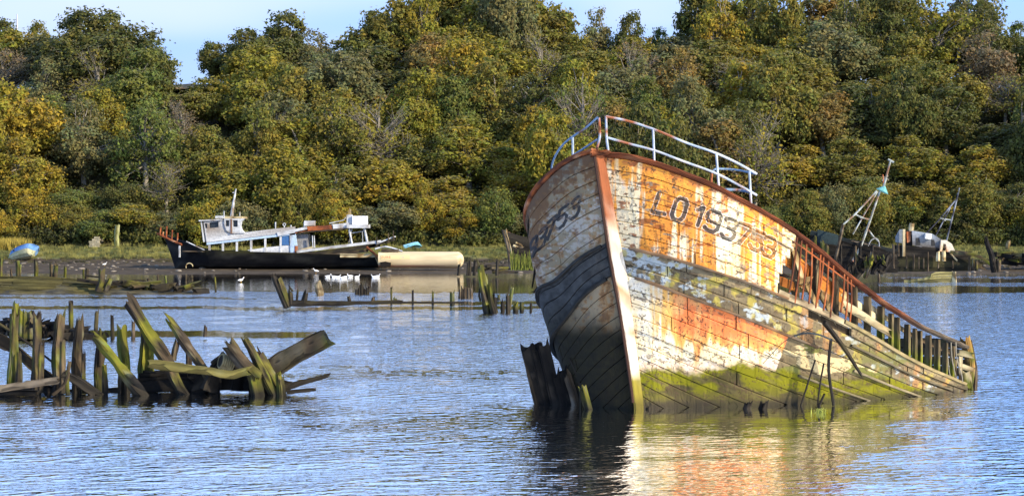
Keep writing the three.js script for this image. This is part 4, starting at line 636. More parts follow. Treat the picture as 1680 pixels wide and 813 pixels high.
{ // scraps afloat along the waterline of the wreck
  const w = thing('weed_clump', 'clump of pale green weed floating in front of the wreck', 'weed', at(1343, 676, depthOnWater(676))), gs = [], R = rngOf(3);
  for (let k = 0; k < 24; k++) { const c = at(1330 + R() * 24, 676, depthOnWater(676)); gs.push(pipe([c.clone().setY(-0.02), c.clone().add(V((R() - 0.5) * 0.2, 0.04 + R() * 0.07, (R() - 0.5) * 0.2))], 0.012, (p) => [0.35, 0.38, 0.08], 4, 0.004)); }
  part('weed', gs, M.iron, w);
  for (const [px, py, l] of [[1227, 664, 'left of two small dark stubs at the foot of the mossy hull'], [1253, 664, 'right of two small dark stubs at the foot of the mossy hull'], [1062, 671, 'small dark lump in the water at the foot of the stem']]) { const d = depthOnWater(668) - 0.3, o = thing('driftwood_stub', l, 'driftwood', at(px, 668, d)); part('stub', timber([at(px - 2, py + 9, d), at(px + 1, py - 1, d)], 0.14, 0.14, 'black', { jag: 0.6 }), M.wood, o); }
}

// ------------------------------------------------------------------ ribs of a wreck in the left foreground
{
  const d0 = 43.8, o = thing('ribbed_wreck', 'mossy skeleton of a wooden boat, rows of ribs in the left foreground water', 'shipwreck', at(230, 645, d0));
  const p = (q, dd = 0) => at(q[0], q[1], d0 + (q[2] ?? 0) + dd), SIDE = V(0.80, 0, -0.60);
  const rib = (pts, w, opt = {}, dd = 0, name = 'rib', tone = 'mossy') => part(name, timber(pts.map((q) => p(q, dd)), w * 0.98 / 68.5, (opt.t ?? w * 0.8) / 68.5, tone, { side: SIDE, jag: 0.8, rough: 0.19, bend: 0.45, ...opt }), M.wood, o);
  rib([[19, 652], [22, 580], [27, 516]], 15, {}, -0.4); rib([[29, 640], [30, 578]], 8, {}, -0.6);
  rib([[56, 652], [58, 580], [60, 519]], 13, {}, -0.2); rib([[66, 640], [67, 566]], 8, {}, -0.5);
  rib([[92, 652], [95, 580], [98, 524]], 15, {}, 0); rib([[102, 645], [103, 562]], 7, {}, -0.3); rib([[111, 648], [110, 620], [113, 593]], 5, { jag: 0.2 }, -0.7);
  rib([[126, 652], [126, 590], [129, 528]], 13, {}, 0.2); rib([[136, 645], [137, 580]], 7, {}, -0.2);
  rib([[163, 655], [163, 600], [164, 556]], 17, { jag: 0.4 }, 0.3); rib([[164, 600], [164, 540]], 5, {}, 0.2); rib([[171, 655], [170, 604]], 8, { jag: 1 }, -0.1);
  rib([[200, 655], [200, 600], [201, 543]], 15, {}, 0.4); rib([[238, 655], [238, 600], [239, 553]], 20, { jag: 0.5 }, 0.6); rib([[248, 640], [247, 560]], 9, {}, 0.5); rib([[208, 650], [207, 590]], 7, { jag: 1.2 }, 0.2);
  rib([[240, 656], [158, 556]], 14, { jag: 0.6 }, -0.5, 'fallen_rib');
  rib([[307, 655], [217, 497]], 17, { taper: 0.92, jag: 0.7 }, -0.2); rib([[283, 590], [290, 562]], 9, { jag: 1.8 }, 0);
  rib([[358, 655], [331, 599], [277, 527]], 15, { taper: 0.75, jag: 0.9 }, 0); rib([[310, 640], [310, 574]], 10, {}, 0.4);
  rib([[245, 596], [300, 606], [346, 611], [376, 616], [405, 609]], 14, { t: 9, side: V(0, 1, 0), taper: 0.9, jag: 0.4, jag0: 0.5 }, -1.0, 'beam', (q) => mixc(tones.mossy(q.clone().setY(q.y + 0.6)), [0.24, 0.21, 0.05], 0.5));
  rib([[420, 655], [412, 606]], 24, { taper: 0.95, jag: 0.4 }, -0.6); rib([[418, 618], [377, 566]], 17, { taper: 0.9, jag0: 0.6 }, -0.75); rib([[412, 612], [392, 588]], 15, { jag0: 0.6 }, -0.4);  rib([[426, 655], [412, 600]], 16, { jag: 0.4 }, -0.2, 'bottom_timber', 'brown'); rib([[440, 655], [432, 612]], 18, { jag: 0.5 }, 0.1, 'bottom_timber', 'black');
  rib([[454, 655], [405, 560]], 14, { taper: 0.8, jag: 0.9 }, -0.5); rib([[458, 640], [424, 580]], 13, { taper: 0.85 }, -0.2);
  for (const [x, y] of [[456, 615], [462, 624]]) rib([[x + 3, 650], [x, y]], 9, { jag: 0.6 }, -0.6);
  rib([[446, 606, 0.2], [490, 578, 0], [534, 553, -0.2]], 33, { t: 22, side: V(0, 1, 0), taper: 0.97, jag: 0.12, rough: 0.06, bend: 0.2 }, 0, 'beam', (q) => mixc(tones.brown(q), tones.mossy(q.clone().setY(1)), step(q.x, -4.55, -4.35) * 0.8 + 0.15));
  rib([[455, 641], [481, 631], [531, 616]], 12, { taper: 0.5, side: V(0, 1, 0), jag: 1 }, -0.4, 'beam', 'dark'); rib([[470, 644], [513, 639]], 6, { side: V(0, 1, 0) }, -0.6, 'beam', 'dark');
  rib([[-14, 548], [40, 588], [92, 626]], 18, { side: V(0, 1, 0) }, 0.9, 'beam', 'dark'); rib([[-10, 526], [40, 559], [88, 596]], 4, {}, 1.3, 'beam', 'dark'); rib([[-12, 640], [40, 632], [89, 625]], 11, { side: V(0, 1, 0), t: 8 }, -1.2, 'beam', (q) => mixc(tones.brown(q), WOOD.grey, 0.4));
  rib([[104, 612], [132, 630], [158, 648]], 13, { side: V(0, 1, 0) }, -0.3, 'beam', 'dark'); rib([[86, 648], [104, 632], [112, 612]], 4, {}, -1, 'beam', 'brown');
  for (const [x0, x1, y, dd, h] of [[-15, 95, 643, 0.5, 14], [80, 235, 643, 0.6, 12], [225, 330, 634, 0.3, 26], [320, 425, 628, 0.2, 32], [240, 300, 622, 0.5, 30], [415, 470, 636, 0.2, 20], [-10, 60, 646, -0.8, 8]]) rib([[x0, y + 2], [(x0 + x1) / 2, y - 2], [x1, y]], h, { side: V(0, 1, 0), jag: 0.6, jag0: 0.6, t: 16, rough: 0.18 }, dd, 'bottom_timber', 'black');
  // the coil of wire on its drum, and a lump of rotten wood under it
  const c = at(371, 594, d0 - 0.35), drum = new THREE.CylinderGeometry(0.15, 0.15, 0.3, 18); drum.rotateZ(1.3); drum.rotateY(0.5); drum.translate(c.x, c.y, c.z);
  const dr = part('winch_drum', paintGeo(flat(drum), 'dark'), M.wood, o);
  for (let k = 0; k < 6; k++) { const t = new THREE.TorusGeometry(0.165, 0.026, 6, 20); t.rotateY(Math.PI / 2); t.translate((k - 2.5) * 0.055, 0, 0); t.rotateZ(-0.27); t.rotateY(0.5); t.translate(c.x, c.y, c.z); part('wire_turn', paintGeo(flat(t), (q) => mixc([0.16, 0.13, 0.07], [0.3, 0.26, 0.14], n2(q.x * 20, q.y * 20))), M.iron, dr); }
  rib([[340, 640], [352, 606], [366, 590]], 24, { jag: 0.4 }, -0.1, 'bottom_timber', 'black'); rib([[346, 596], [362, 584], [378, 584]], 6, {}, -0.2, 'beam', 'dark'); rib([[385, 640], [390, 612], [386, 585]], 20, { jag: 0.5 }, 0.1, 'bottom_timber', 'black');
}
{ // a low heap of rotten hull behind it, and the stakes along its mud bar
  const d = 65, o = thing('rotten_hull_heap', 'low dark heap of rotten hull timbers behind the left ribs', 'shipwreck', at(90, 548, d)), R = rngOf(8);
  for (let k = 0; k < 34; k++) { const x = 12 + Math.pow(R(), 1.1) * 140, top = lerp(522, 543, step(x, 40, 155)) + R() * 9, l = 12 + R() * 34; part('plank', timber([at(x - l / 2, top + 6 + R() * 12, d + R() * 2), at(x + l / 2, top + 3 + R() * 10, d + R() * 2)], 0.2 + R() * 0.25, 0.12, R() < 0.2 ? 'brown' : 'black', { side: V(0, 1, 0), jag: 1, jag0: 1, max: 4 }), M.wood, o); }
  for (const [x, y] of [[26, 506], [34, 514], [50, 518], [19, 524], [41, 519]]) part('rib', timber([at(x, 556, d), at(x, y, d)], 0.2, 0.16, 'mossy', { jag: 1, max: 6 }), M.wood, o);
  const stakes = [[116, 557, 116, 498, 7, 'mossy', 'tallest thin stake by the low heap of timbers'], [156, 552, 158, 514, 6, 'dark', 'dark stake at the right end of the low heap'], [184, 556, 183, 519, 5, 'dark', 'split stake right of the low heap'], [218, 557, 218, 530, 6, 'brown', 'short pointed stake on the calm strip behind the tall leaning rib'], [310, 560, 312, 550, 0, 0, 0], [336, 548, 337, 537, 5, 'brown', 'small stub alone on the calm strip behind the left ribs']];
  for (const [x0, y0, x1, y1, w, tone, l] of stakes) if (w) { const dd = 66, s = thing('stake', l, 'stake', at(x0, y0, dd), 'stakes behind the left ribs'); part('post', timber([at(x0, y0 + 4, dd), at(x1, y1, dd)], w / 45, w / 50, tone, { jag: 0.8, max: 6 }), M.wood, s); }
}
{ // mossy hull remains on the far left mud
  const d = 114, o = thing('sunken_hull_remains', 'long mossy planked side of a sunken hull on the left mudbank', 'shipwreck', at(60, 478, d)), R = rngOf(28);
  for (let k = 0; k < 7; k++) { const y = 456 + k * 4.2, x1 = 175 - k * 3 + R() * 20; for (let s = 0; s < 3; s++) { const a = lerp(-60, x1, s / 3), b = lerp(-60, x1, (s + 1) / 3), f = (x) => y + 6 * step(x, 40, 180) * (1 - k / 7); part('plank', timber([at(a, f(a), d + 1.5 - k * 0.35), at((a + b) / 2, f((a + b) / 2), d + 1.4 - k * 0.35), at(b, f(b), d + 1.5 - k * 0.35)], 0.26, 0.2, (p) => { const n = fbm(p.x * 0.6, p.y * 3, 12, 4); return mixc([0.05, 0.045, 0.025], [0.15, 0.13, 0.035], n); }, { side: V(0, 1, 0), rough: 0.2, jag: 1, max: 5 }), M.wood, o); } }
  for (let k = 0; k < 26; k++) { const x = 150 + R() * 180, y = lerp(458, 468, (x - 150) / 180) + R() * 8, l = 8 + R() * 30; part('plank', timber([at(x - l / 2, y + R() * 6, d + R() * 3), at(x + l / 2, y + R() * 5, d + R() * 3)], 0.25 + R() * 0.2, 0.25, R() < 0.6 ? 'dark' : 'mossy', { side: V(0, 1, 0), jag: 1, jag0: 1, max: 3, rough: 0.2 }), M.wood, o); }
  part('rib', timber([at(160, 478, d - 1), at(166, 462, d - 1), at(166, 449, d - 1)], 0.42, 0.3, 'mossy', { jag: 0.8, max: 5 }), M.wood, o); part('rib', timber([at(172, 478, d - 1), at(180, 458, d - 1)], 0.3, 0.2, 'mossy', { max: 4 }), M.wood, o);
  part('beam', timber([at(126, 458, d), at(150, 462, d), at(185, 466, d)], 0.22, 0.2, 'dark', { side: V(0, 1, 0), max: 5 }), M.wood, o); part('beam', timber([at(140, 452, d), at(168, 455, d)], 0.12, 0.12, 'dark', { side: V(0, 1, 0), max: 4 }), M.wood, o);
  // the bank of mud and weed that it lies in
  const rows = 10, cols = 60, pos = [], uv = [], idx = [];
  for (let j = 0; j <= rows; j++) for (let i = 0; i <= cols; i++) { const px = lerp(-260, 345, i / cols), dd = lerp(112.5, 122, j / rows), e = Math.sin(Math.PI * clamp(j / rows)), t = 1 - step(px, 60, 345), q = at(px, 400, dd); pos.push(q.x, -0.12 + e * (0.28 + 0.75 * t) * (0.8 + 0.4 * n2(px * 0.05, j, 3)) * (1 - step(px, 320, 345)), q.z); uv.push(q.x / 4, dd / 4); }
  for (let j = 0; j < rows; j++) for (let i = 0; i < cols; i++) { const a = j * (cols + 1) + i, b = a + cols + 1; idx.push(a, a + 1, b, b, a + 1, b + 1); }
  const g = geoOf(pos, uv, idx); g.computeVertexNormals(); setting('mud_bank', g, std({ map: mudMap, color: new THREE.Color(0.75, 0.75, 0.5), bumpMap: lumpBump, bumpScale: 0.1, roughness: 0.6 }));
  const posts = [[2, 424, 454, 4, 'first mossy post from the left frame edge on the mudbank'], [28, 430, 455, 6, 'thick mossy post below the tilted blue boat'], [33, 434, 455, 3, 'thin post touching the thick one below the blue boat'], [58, 430, 455, 6, 'single straight mossy post right of the blue boat'], [83, 434, 456, 5, 'left post of the leaning mossy pair on the mudbank'], [91, 436, 458, 6, 'right post of the leaning mossy pair on the mudbank'], [106, 439, 460, 4, 'lone thin mossy post below the stub wall'], [136, 443, 471, 3, 'thin dark post where the sunken hull breaks up'], [142, 441, 462, 5, 'mossy post beside the broken end of the sunken hull'], [17, 442, 454, 3, 'low leaning stub between the first two mudbank posts'], [258, 452, 470, 3, 'left thin stake at the mudbank tip below the black bow'], [271, 454, 470, 3, 'right thin stake at the mudbank tip below the black bow'], [243, 458, 472, 4, 'short stub on the mudbank tip left of the thin stakes'], [352, 455, 472, 3, 'thin stake in the calm water below the black boat']];
  for (const [px, y0, y1, w, l] of posts) { const dd = px > 200 ? 118 : 116, s = thing('mudbank_post', l, 'post', at(px, y1 + 4, dd), 'posts along the left mudbank'); part('post', timber([at(px + (hash(px, 1, 2) - 0.5) * 6, y1 + 8, dd), at(px, y0, dd)], w / 25, w / 26, 'mossy', { jag: 0.7, max: 5 }), M.wood, s); }
}
{ // the line of stakes and the sunken keel in mid river
  const d = 91, o = thing('sunken_keel', 'long dark keel log of a sunken boat with stub ribs in mid river', 'shipwreck', at(560, 500, d));
  const t = (a, b, w, tone = 'mossy', opt = {}, name = 'rib', dd = 0) => part(name, timber([at(a[0], a[1], d + dd), at(b[0], b[1], d + dd)], w / 33, w / 36, tone, { jag: 0.8, max: 6, ...opt }), M.wood, o);
  t([474, 504], [458, 462], 10, 'mossy'); t([470, 504], [449, 455], 8, 'dark'); t([486, 498], [488, 477], 3, 'dark'); t([480, 478], [474, 470], 3, 'dark'); t([478, 499], [476, 478], 6, 'dark');
  t([466, 497], [560, 497], 9, 'dark', { side: V(0, 1, 0), rough: 0.2 }, 'keel_log'); t([552, 497], [655, 495], 6, 'dark', { side: V(0, 1, 0), rough: 0.2 }, 'keel_log'); t([640, 496], [760, 496], 3, 'dark', { side: V(0, 1, 0) }, 'keel_log');
  t([498, 497], [501, 481], 8, 'dark'); t([574, 495], [572, 488], 5, 'dark'); t([611, 495], [612, 489], 5); t([648, 494], [648, 492], 5);
  const stakes = [[642, 499, 473, 3, 'tall thin stake at the right end of the keel log'], [677, 499, 478, 3, 'second thin stake right of the keel log'], [710, 499, 480, 3, 'third thin stake right of the keel log'], [742, 500, 482, 7, 'stout brown stump right of the thin stakes'], [833, 513, 486, 6, 'tall mossy stake right of the big mossy post cluster'], [840, 512, 474, 5, 'leaning mossy stake right of the big post cluster'], [825, 513, 497, 6, 'short stump at the foot of the big post cluster'], [846, 513, 500, 8, 'low stump right of the tall mossy stake'], [856, 512, 500, 6, 'low stump, second right of the tall mossy stake'], [871, 512, 498, 4, 'thin pointed stake near the big bow'], [894, 512, 497, 5, 'last low stake touching the big bow in view'], [818, 492, 484, 4, 'small stub behind the big post cluster'], [889, 490, 476, 3, 'thin stake behind, next to the big bow']];
  for (const [px, y1, y0, w, l] of stakes) { const dd = depthOnWater(y1), s = thing('river_stake', l, 'stake', at(px, y1, dd), 'stakes in mid river'); part('post', timber([at(px - (px === 840 ? 6 : 0), y1 + 6, dd), at(px, y0, dd)], w * dd / FOCAL, w * dd / FOCAL * 0.9, px % 2 ? 'dark' : 'mossy', { jag: 0.9, max: 5 }), M.wood, s); }
  const c = thing('mossy_post_cluster', 'tall bundle of leaning mossy posts in mid river', 'posts', at(803, 514, 87)), k = (a, b, w, tone = 'mossy', dd = 0) => part('post', timber([at(a[0], a[1], 87 + dd), at((a[0] + b[0]) / 2 - 2, (a[1] + b[1]) / 2, 87 + dd), at(b[0], b[1], 87 + dd)], w / 34, w / 34, tone, { jag: 0.9, max: 8 }), M.wood, c);
  k([803, 520], [788, 437], 9); k([808, 520], [796, 456], 8, 'mossy', 0.3); k([798, 500], [787, 445], 6, 'mossy', -0.3); k([812, 520], [803, 468], 7, 'mossy', -0.2); k([803, 520], [800, 488], 12, 'dark', 0.2); k([814, 520], [811, 490], 8, 'dark'); k([788, 494], [788, 470], 3, 'dark', 0.5);
  const st = thing('leaning_stump', 'brown leaning stump standing alone above the keel log', 'stump', at(523, 484, 112)); part('stump', timber([at(526, 488, 112), at(521, 467, 112)], 0.42, 0.34, (p) => mixc(tones.brown(p), tones.cream(p), 0.3), { jag: 0.5 }), M.wood, st);
  for (const [px, py, l] of [[594, 481, 'small dark clump of stubs in calm water right of the leaning stump'], [764, 487, 'brown lumpy stump heap left of the big post cluster']]) { const dd = depthOnWater(py + 2), s = thing('stump_heap', l, 'stumps', at(px, py, dd)); for (let i = 0; i < 5; i++) part('stump', timber([at(px - 9 + i * 4.5, py + 5, dd), at(px - 9 + i * 4.4, py - 4 - (i % 3) * 3 - (px > 700 ? 3 : 0), dd)], 0.17 + 0.04 * (i % 3), 0.17, px > 700 ? 'brown' : 'dark', { jag: 1, max: 4 }), M.wood, s); }
  const br = thing('driftwood_branch', 'bent branch lying in the water left of the big bow', 'branch', at(905, 500, 88)); part('branch', pipe([at(876, 477, 88), at(888, 486, 88), at(900, 491, 88), at(912, 494, 88)], 0.05, 'dark', 6, 0.1), M.wood, br);
}

// ------------------------------------------------------------------ the long black derelict passenger boat on the far mud
{
  const d = 178, k = d / FOCAL, o = thing('derelict_passenger_boat', 'long black hulled derelict passenger boat with white wheelhouse aground on the far bank', 'boat', at(440, 442, d));
  const add = (n, g, m = M.paint, par = o, label) => part(n, g, m, par, label);
  { // hull: stations along x, half breadths round a real boat's plan
    const st = []; for (let i = 0; i <= 28; i++) { const s = i / 28; const x0 = lerp(258, 621, s); const sheer = s < 0.12 ? lerp(383, 399, s / 0.12) : s < 0.2 ? lerp(399, 410, (s - 0.12) / 0.08) : lerp(410, 419, (s - 0.2) / 0.8); const foot = lerp(442.5, 440.5, s), b = 2.35 * Math.pow(Math.sin(Math.min(1, s / 0.3 + 0.02) * 1.5708), 0.8) * (s > 0.9 ? 1 - 0.25 * (s - 0.9) / 0.1 : 1); st.push([x0, sheer, foot, b, s]); }
    const pos = [], uv = [], idx = [], row = (s) => { const [x, sh, ft, b, q] = s, pts = []; for (let j = -6; j <= 6; j++) { const v = 1 - Math.abs(j) / 6, sg = Math.sign(j), y = lerp(sh, ft, v), rake = 22 * Math.pow(v, 0.8) * (1 - step(q, 0, 0.35)), w = at(x + rake, y, d); pts.push([w.x, w.y, -d - 2.3 - sg * b * Math.pow(1 - v, 0.28) * (0.8 + 0.2 * (1 - v))]); } return pts; };
    st.forEach((s) => row(s).forEach((w, j) => { pos.push(...w); uv.push(w[0] / 3, w[1] / 3); }));
    for (let i = 0; i < st.length - 1; i++) for (let j = 0; j < 12; j++) { const a = i * 13 + j, b = a + 13; idx.push(a, b, a + 1, b, b + 1, a + 1); }
    for (let j = 0; j < 12; j++) { const a = 28 * 13 + j; idx.push(a, a + 1, 28 * 13 + 6); }
    add('hull', paintGeo(flat(geoOf(pos, uv, idx)), (p) => mixc(tones.blackhull(p), [0.085, 0.08, 0.02], step(p.y, 1.5, 2.2) * step(fbm(p.x * 0.7, p.y, 3, 3), 0.4, 0.6) * step(p.x, -31, -29))), M.paint);
    add('deck', boxGeo(at(450, 414, d + 2.3), 17.5, 0.1, 4.1, 'brown', 0, -0.018));
  }
  for (const [x, y0, y1] of [[262, 372, 386], [272, 371, 391], [281, 377, 394], [290, 382, 398], [266, 380, 388]]) add('bow_stanchion', pipe([at(x, y1, d + 1.2), at(x + 1, y0, d + 1.2)], 0.09, 'rust', 5), M.iron);
  add('bow_rail', pipe([at(257, 383, d + 1.6), at(270, 389, d + 1), at(285, 396, d + 0.5), at(298, 401, d + 0.2)], 0.11, 'rust', 6), M.iron); add('fallen_rail', pipe([at(305, 396, d), at(320, 403, d), at(335, 410, d)], 0.06, 'white', 5), M.iron); add('fender_ring', (() => { const g = new THREE.TorusGeometry(0.33, 0.05, 6, 16, 3.6); const c = at(310, 437, d - 0.4); g.translate(c.x, c.y, c.z); return paintGeo(flat(g), 'cream'); })(), M.iron); add('chain', pipe([at(294, 403, d - 0.1), at(294, 422, d - 0.25)], 0.1, 'white', 5), M.iron);
  const Z0 = d + 0.6, B = 3.4;                                            // superstructure's near wall, and its breadth
  // wheelhouse: front house with windows, curved rear bay
  const wh = add('wheelhouse', panel([[333.5, 364], [366, 361], [372, 381], [400, 381], [484, 371], [484.5, 381], [338.5, 398]], Z0, 0.1, 'white', [[[335.2, 366.5], [339, 366], [339.6, 374], [336.4, 374]], [[343, 365], [358, 363], [358, 372.5], [343.4, 374]]]));
  add('wheelhouse_wall', panel([[333.5, 364], [366, 361], [372, 381], [400, 381], [484, 371], [484.5, 381], [338.5, 398]], Z0 + B, 0.1, 'white')); add('wheelhouse_wall', boxGeo(at(336.5, 380, Z0 + B / 2), 0.12, 2.0, B, 'white', 0, 0.13), M.paint, wh);
  const glass = new THREE.MeshPhysicalMaterial({ color: new THREE.Color(0.02, 0.025, 0.03), roughness: 0.1 });
  for (const q of [rect(334.5, 365, 340, 375), rect(342.5, 362.5, 358.5, 374.5)]) add('window', panel(q, Z0 + 0.25, 0.06, () => [0.6, 0.6, 0.6]), glass, wh);
  const bay = add('rear_bay', panel([[367, 358.5], [400.5, 358.5], [395.5, 363], [394, 370], [396, 377], [401, 382], [378, 383], [371, 378], [367.5, 369]], Z0 - 0.12, 0.6, 'white', [rect(370, 361, 375.5, 371), rect(382, 361, 389.5, 372)])); for (const q of [rect(369.6, 360.6, 376, 371.4), rect(381.6, 360.6, 390, 372.4)]) add('window', panel(q, Z0 + 0.1, 0.05, () => [0.6, 0.6, 0.6]), glass, bay);
  add('door_post', panel(rect(377.5, 359, 380.5, 383), Z0 - 0.2, 0.06, (p) => [0.2, 0.12, 0.08]), M.paint, bay);
  add('roof', boxGeo(at(350, 361, Z0 + B / 2), 2.3, 0.12, B + 0.4, 'white', 0, 0.05)); add('roof', boxGeo(at(387, 356.6, Z0 + B / 2), 1.7, 0.18, B + 0.3, 'cream')); add('roof', boxGeo(at(361, 355.8, Z0 + B / 2), 0.75, 0.25, 1.6, 'white'));
  const mast = add('mast', pipe([at(379.5, 355, Z0 + 1.7), at(381.5, 340, Z0 + 1.7), at(386.5, 309.5, Z0 + 1.7)], 0.17, 'white', 7, 0.07)); add('cross_arm', pipe([at(381, 316, Z0 + 1.7), at(387, 315.5, Z0 + 1.7)], 0.05, 'white', 5), M.paint, mast); for (const [x, y] of [[367, 346], [393, 347]]) add('aerial', pipe([at(x, 356, Z0 + 1), at(x, y, Z0 + 1)], 0.06, 'white', 5));
  add('blue_band', panel([[338.5, 398.2], [484, 381.2], [484, 384.6], [338.5, 401.4]], Z0 - 0.06, 0.12, 'paleblue')); add('cabin_roof', (() => { const a = at(338.5, 398, Z0), b = at(486, 381, Z0), c = a.clone().lerp(b, 0.5), L = a.distanceTo(b); return boxGeo(c.add(V(0, 0, -B / 2)), L, 0.08, B, 'white', 0, Math.atan2(b.y - a.y, b.x - a.x)); })());
  for (const [x, y0] of [[343, 401], [365, 398.3], [388, 395.6], [411.5, 393], [434.7, 390.2], [460, 387.4]]) for (const z of [0, B]) add('pillar', panel(rect(x - 1.7, y0, x + 1.7, 414), Z0 + z, 0.14, 'white'));
  add('blue_panel', panel(rect(462, 386, 474, 402), Z0 + 0.02, 0.06, (p) => [0.05, 0.14, 0.32])); add('low_panel', panel([[440, 405], [475, 402], [485, 402], [485, 414.5], [420, 414.5], [405, 410]], Z0 + 0.05, 0.06, 'white')); add('blue_post', panel([[474.5, 381], [484, 380], [487, 402], [485, 414], [476, 414]], Z0 - 0.04, 0.2, 'paleblue')); add('rust_panel', panel(rect(483, 403, 488, 414), Z0 - 0.1, 0.06, 'rust'));
  add('engine_casing', boxGeo(at(497, 396.5, Z0 + B / 2), 1.2, 1.55, 2.2, (p) => mixc([0.16, 0.16, 0.17], [0.3, 0.3, 0.3], n2(p.x * 3, p.y * 3)))); add('side_panel', panel([[494, 408], [512, 404], [512, 414], [494, 414]], Z0 - 0.1, 0.06, 'cream'));
  for (const [x, y0, y1] of [[451.5, 364, 377], [477, 369, 380], [480, 374, 386], [499, 364, 376]]) add('roof_post', pipe([at(x, y1, Z0 + 0.4), at(x, y0, Z0 + 0.4)], 0.07, 'white', 5)); add('lamp_hoop', (() => { const g = new THREE.TorusGeometry(0.13, 0.04, 5, 12); const c = at(466, 368, Z0 + 0.4); g.translate(c.x, c.y, c.z); return paintGeo(flat(g), 'white'); })()); add('lamp_stand', pipe([at(466, 379, Z0 + 0.4), at(466, 370, Z0 + 0.4)], 0.05, 'white', 5));
  // after awning, rusty, with its white housings
  const aw = (x0, y0, x1, y1, h, tone, n = 'awning_roof') => { const a = at(x0, y0, Z0), b = at(x1, y1, Z0), L = a.distanceTo(b); add(n, boxGeo(a.clone().lerp(b, 0.5).add(V(0, 0, -B / 2)), L, h, B + 0.3, tone, 0, Math.atan2(b.y - a.y, b.x - a.x))); };
  aw(455, 384, 504, 374.5, 0.36, 'white'); aw(484, 381.5, 505, 376.5, 0.14, 'rust'); aw(504, 375, 546, 372, 0.42, 'rust'); aw(544, 371.5, 573, 369, 0.45, 'white'); aw(488, 381.5, 573, 374.5, 0.1, 'brown');
  add('white_box', boxGeo(at(508, 366, Z0 + 0.8), 0.98, 0.5, 1.2, 'white')); add('tank_housing', boxGeo(at(590.5, 363.8, Z0 + 0.7), 1.38, 1.16, 1.9, (p) => mixc([0.8, 0.8, 0.78], [0.86, 0.86, 0.84], n2(p.x, p.y)))); add('housing_shaded_side', boxGeo(at(573.5, 362, Z0 + 0.6), 0.52, 1.2, 1.1, 'white')); add('platform', boxGeo(at(588, 371, Z0 + 0.9), 2.1, 0.34, 2.6, 'white'));  // housing front brighter, box at its left is the side face, coloured for shade
  add('hanging_cloth', panel([[569.5, 355], [571, 348], [573, 340], [575.5, 344], [576, 354]], Z0 + 0.2, 0.05, 'cream')); for (const [a, b, w] of [[[572, 373], [577, 399], 0.22], [[577, 376], [572, 398], 0.07], [[597, 373], [602.5, 397], 0.26], [[594, 378], [595, 397], 0.07]]) for (const z of [0.1, 2.2]) add('awning_leg', pipe([at(...a, Z0 + z), at(...b, Z0 + z)], w / 2, 'white', 6)); add('handrail', pipe([at(577, 382, Z0 + 0.2), at(596, 379, Z0 + 0.2)], 0.04, 'white', 5)); add('handrail', pipe([at(540, 366, Z0), at(565, 359.5, Z0), at(566, 356, Z0)], 0.04, 'white', 5)); for (const x of [513, 516]) add('handrail', pipe([at(x, 406, Z0), at(x - 1, 386, Z0)], 0.05, 'white', 5));
  // collapsed side deck at the stern
  const ra = (x0, y0, x1, y1, h, tone, n, z = 0) => { const a = at(x0, y0, Z0 - 0.3), b = at(x1, y1, Z0 - 0.3); add(n, boxGeo(a.clone().lerp(b, 0.5).add(V(0, 0, -1.4 + z)), a.distanceTo(b), h, 2.8, tone, 0, Math.atan2(b.y - a.y, b.x - a.x))); };
  ra(486, 412.5, 622, 396, 0.26, 'white', 'collapsed_deck'); ra(505, 417, 620, 402, 0.35, 'dark', 'deck_beam', -0.1); ra(616, 400, 646, 388, 0.12, 'white', 'collapsed_deck'); ra(600, 406, 645, 393, 0.18, 'dark', 'deck_beam', -0.1); ra(520, 419, 600, 411, 0.3, 'brown', 'deck_beam', -0.2);
  for (const [x, y] of [[618, 404], [637, 398], [645, 394]]) add('deck_post', pipe([at(x, y, Z0 - 0.4), at(x, y - 16, Z0 - 0.4)], 0.05, 'brown', 5)); add('fallen_beam', timber([at(601, 405, Z0 - 0.5), at(622, 423, Z0 - 0.7)], 0.22, 0.16, 'rust', { max: 4 }), M.wood);
  add('stern_edge', pipe([at(616, 420, d), at(620, 430, d), at(626, 441, d)], 0.1, 'cream', 5));
}
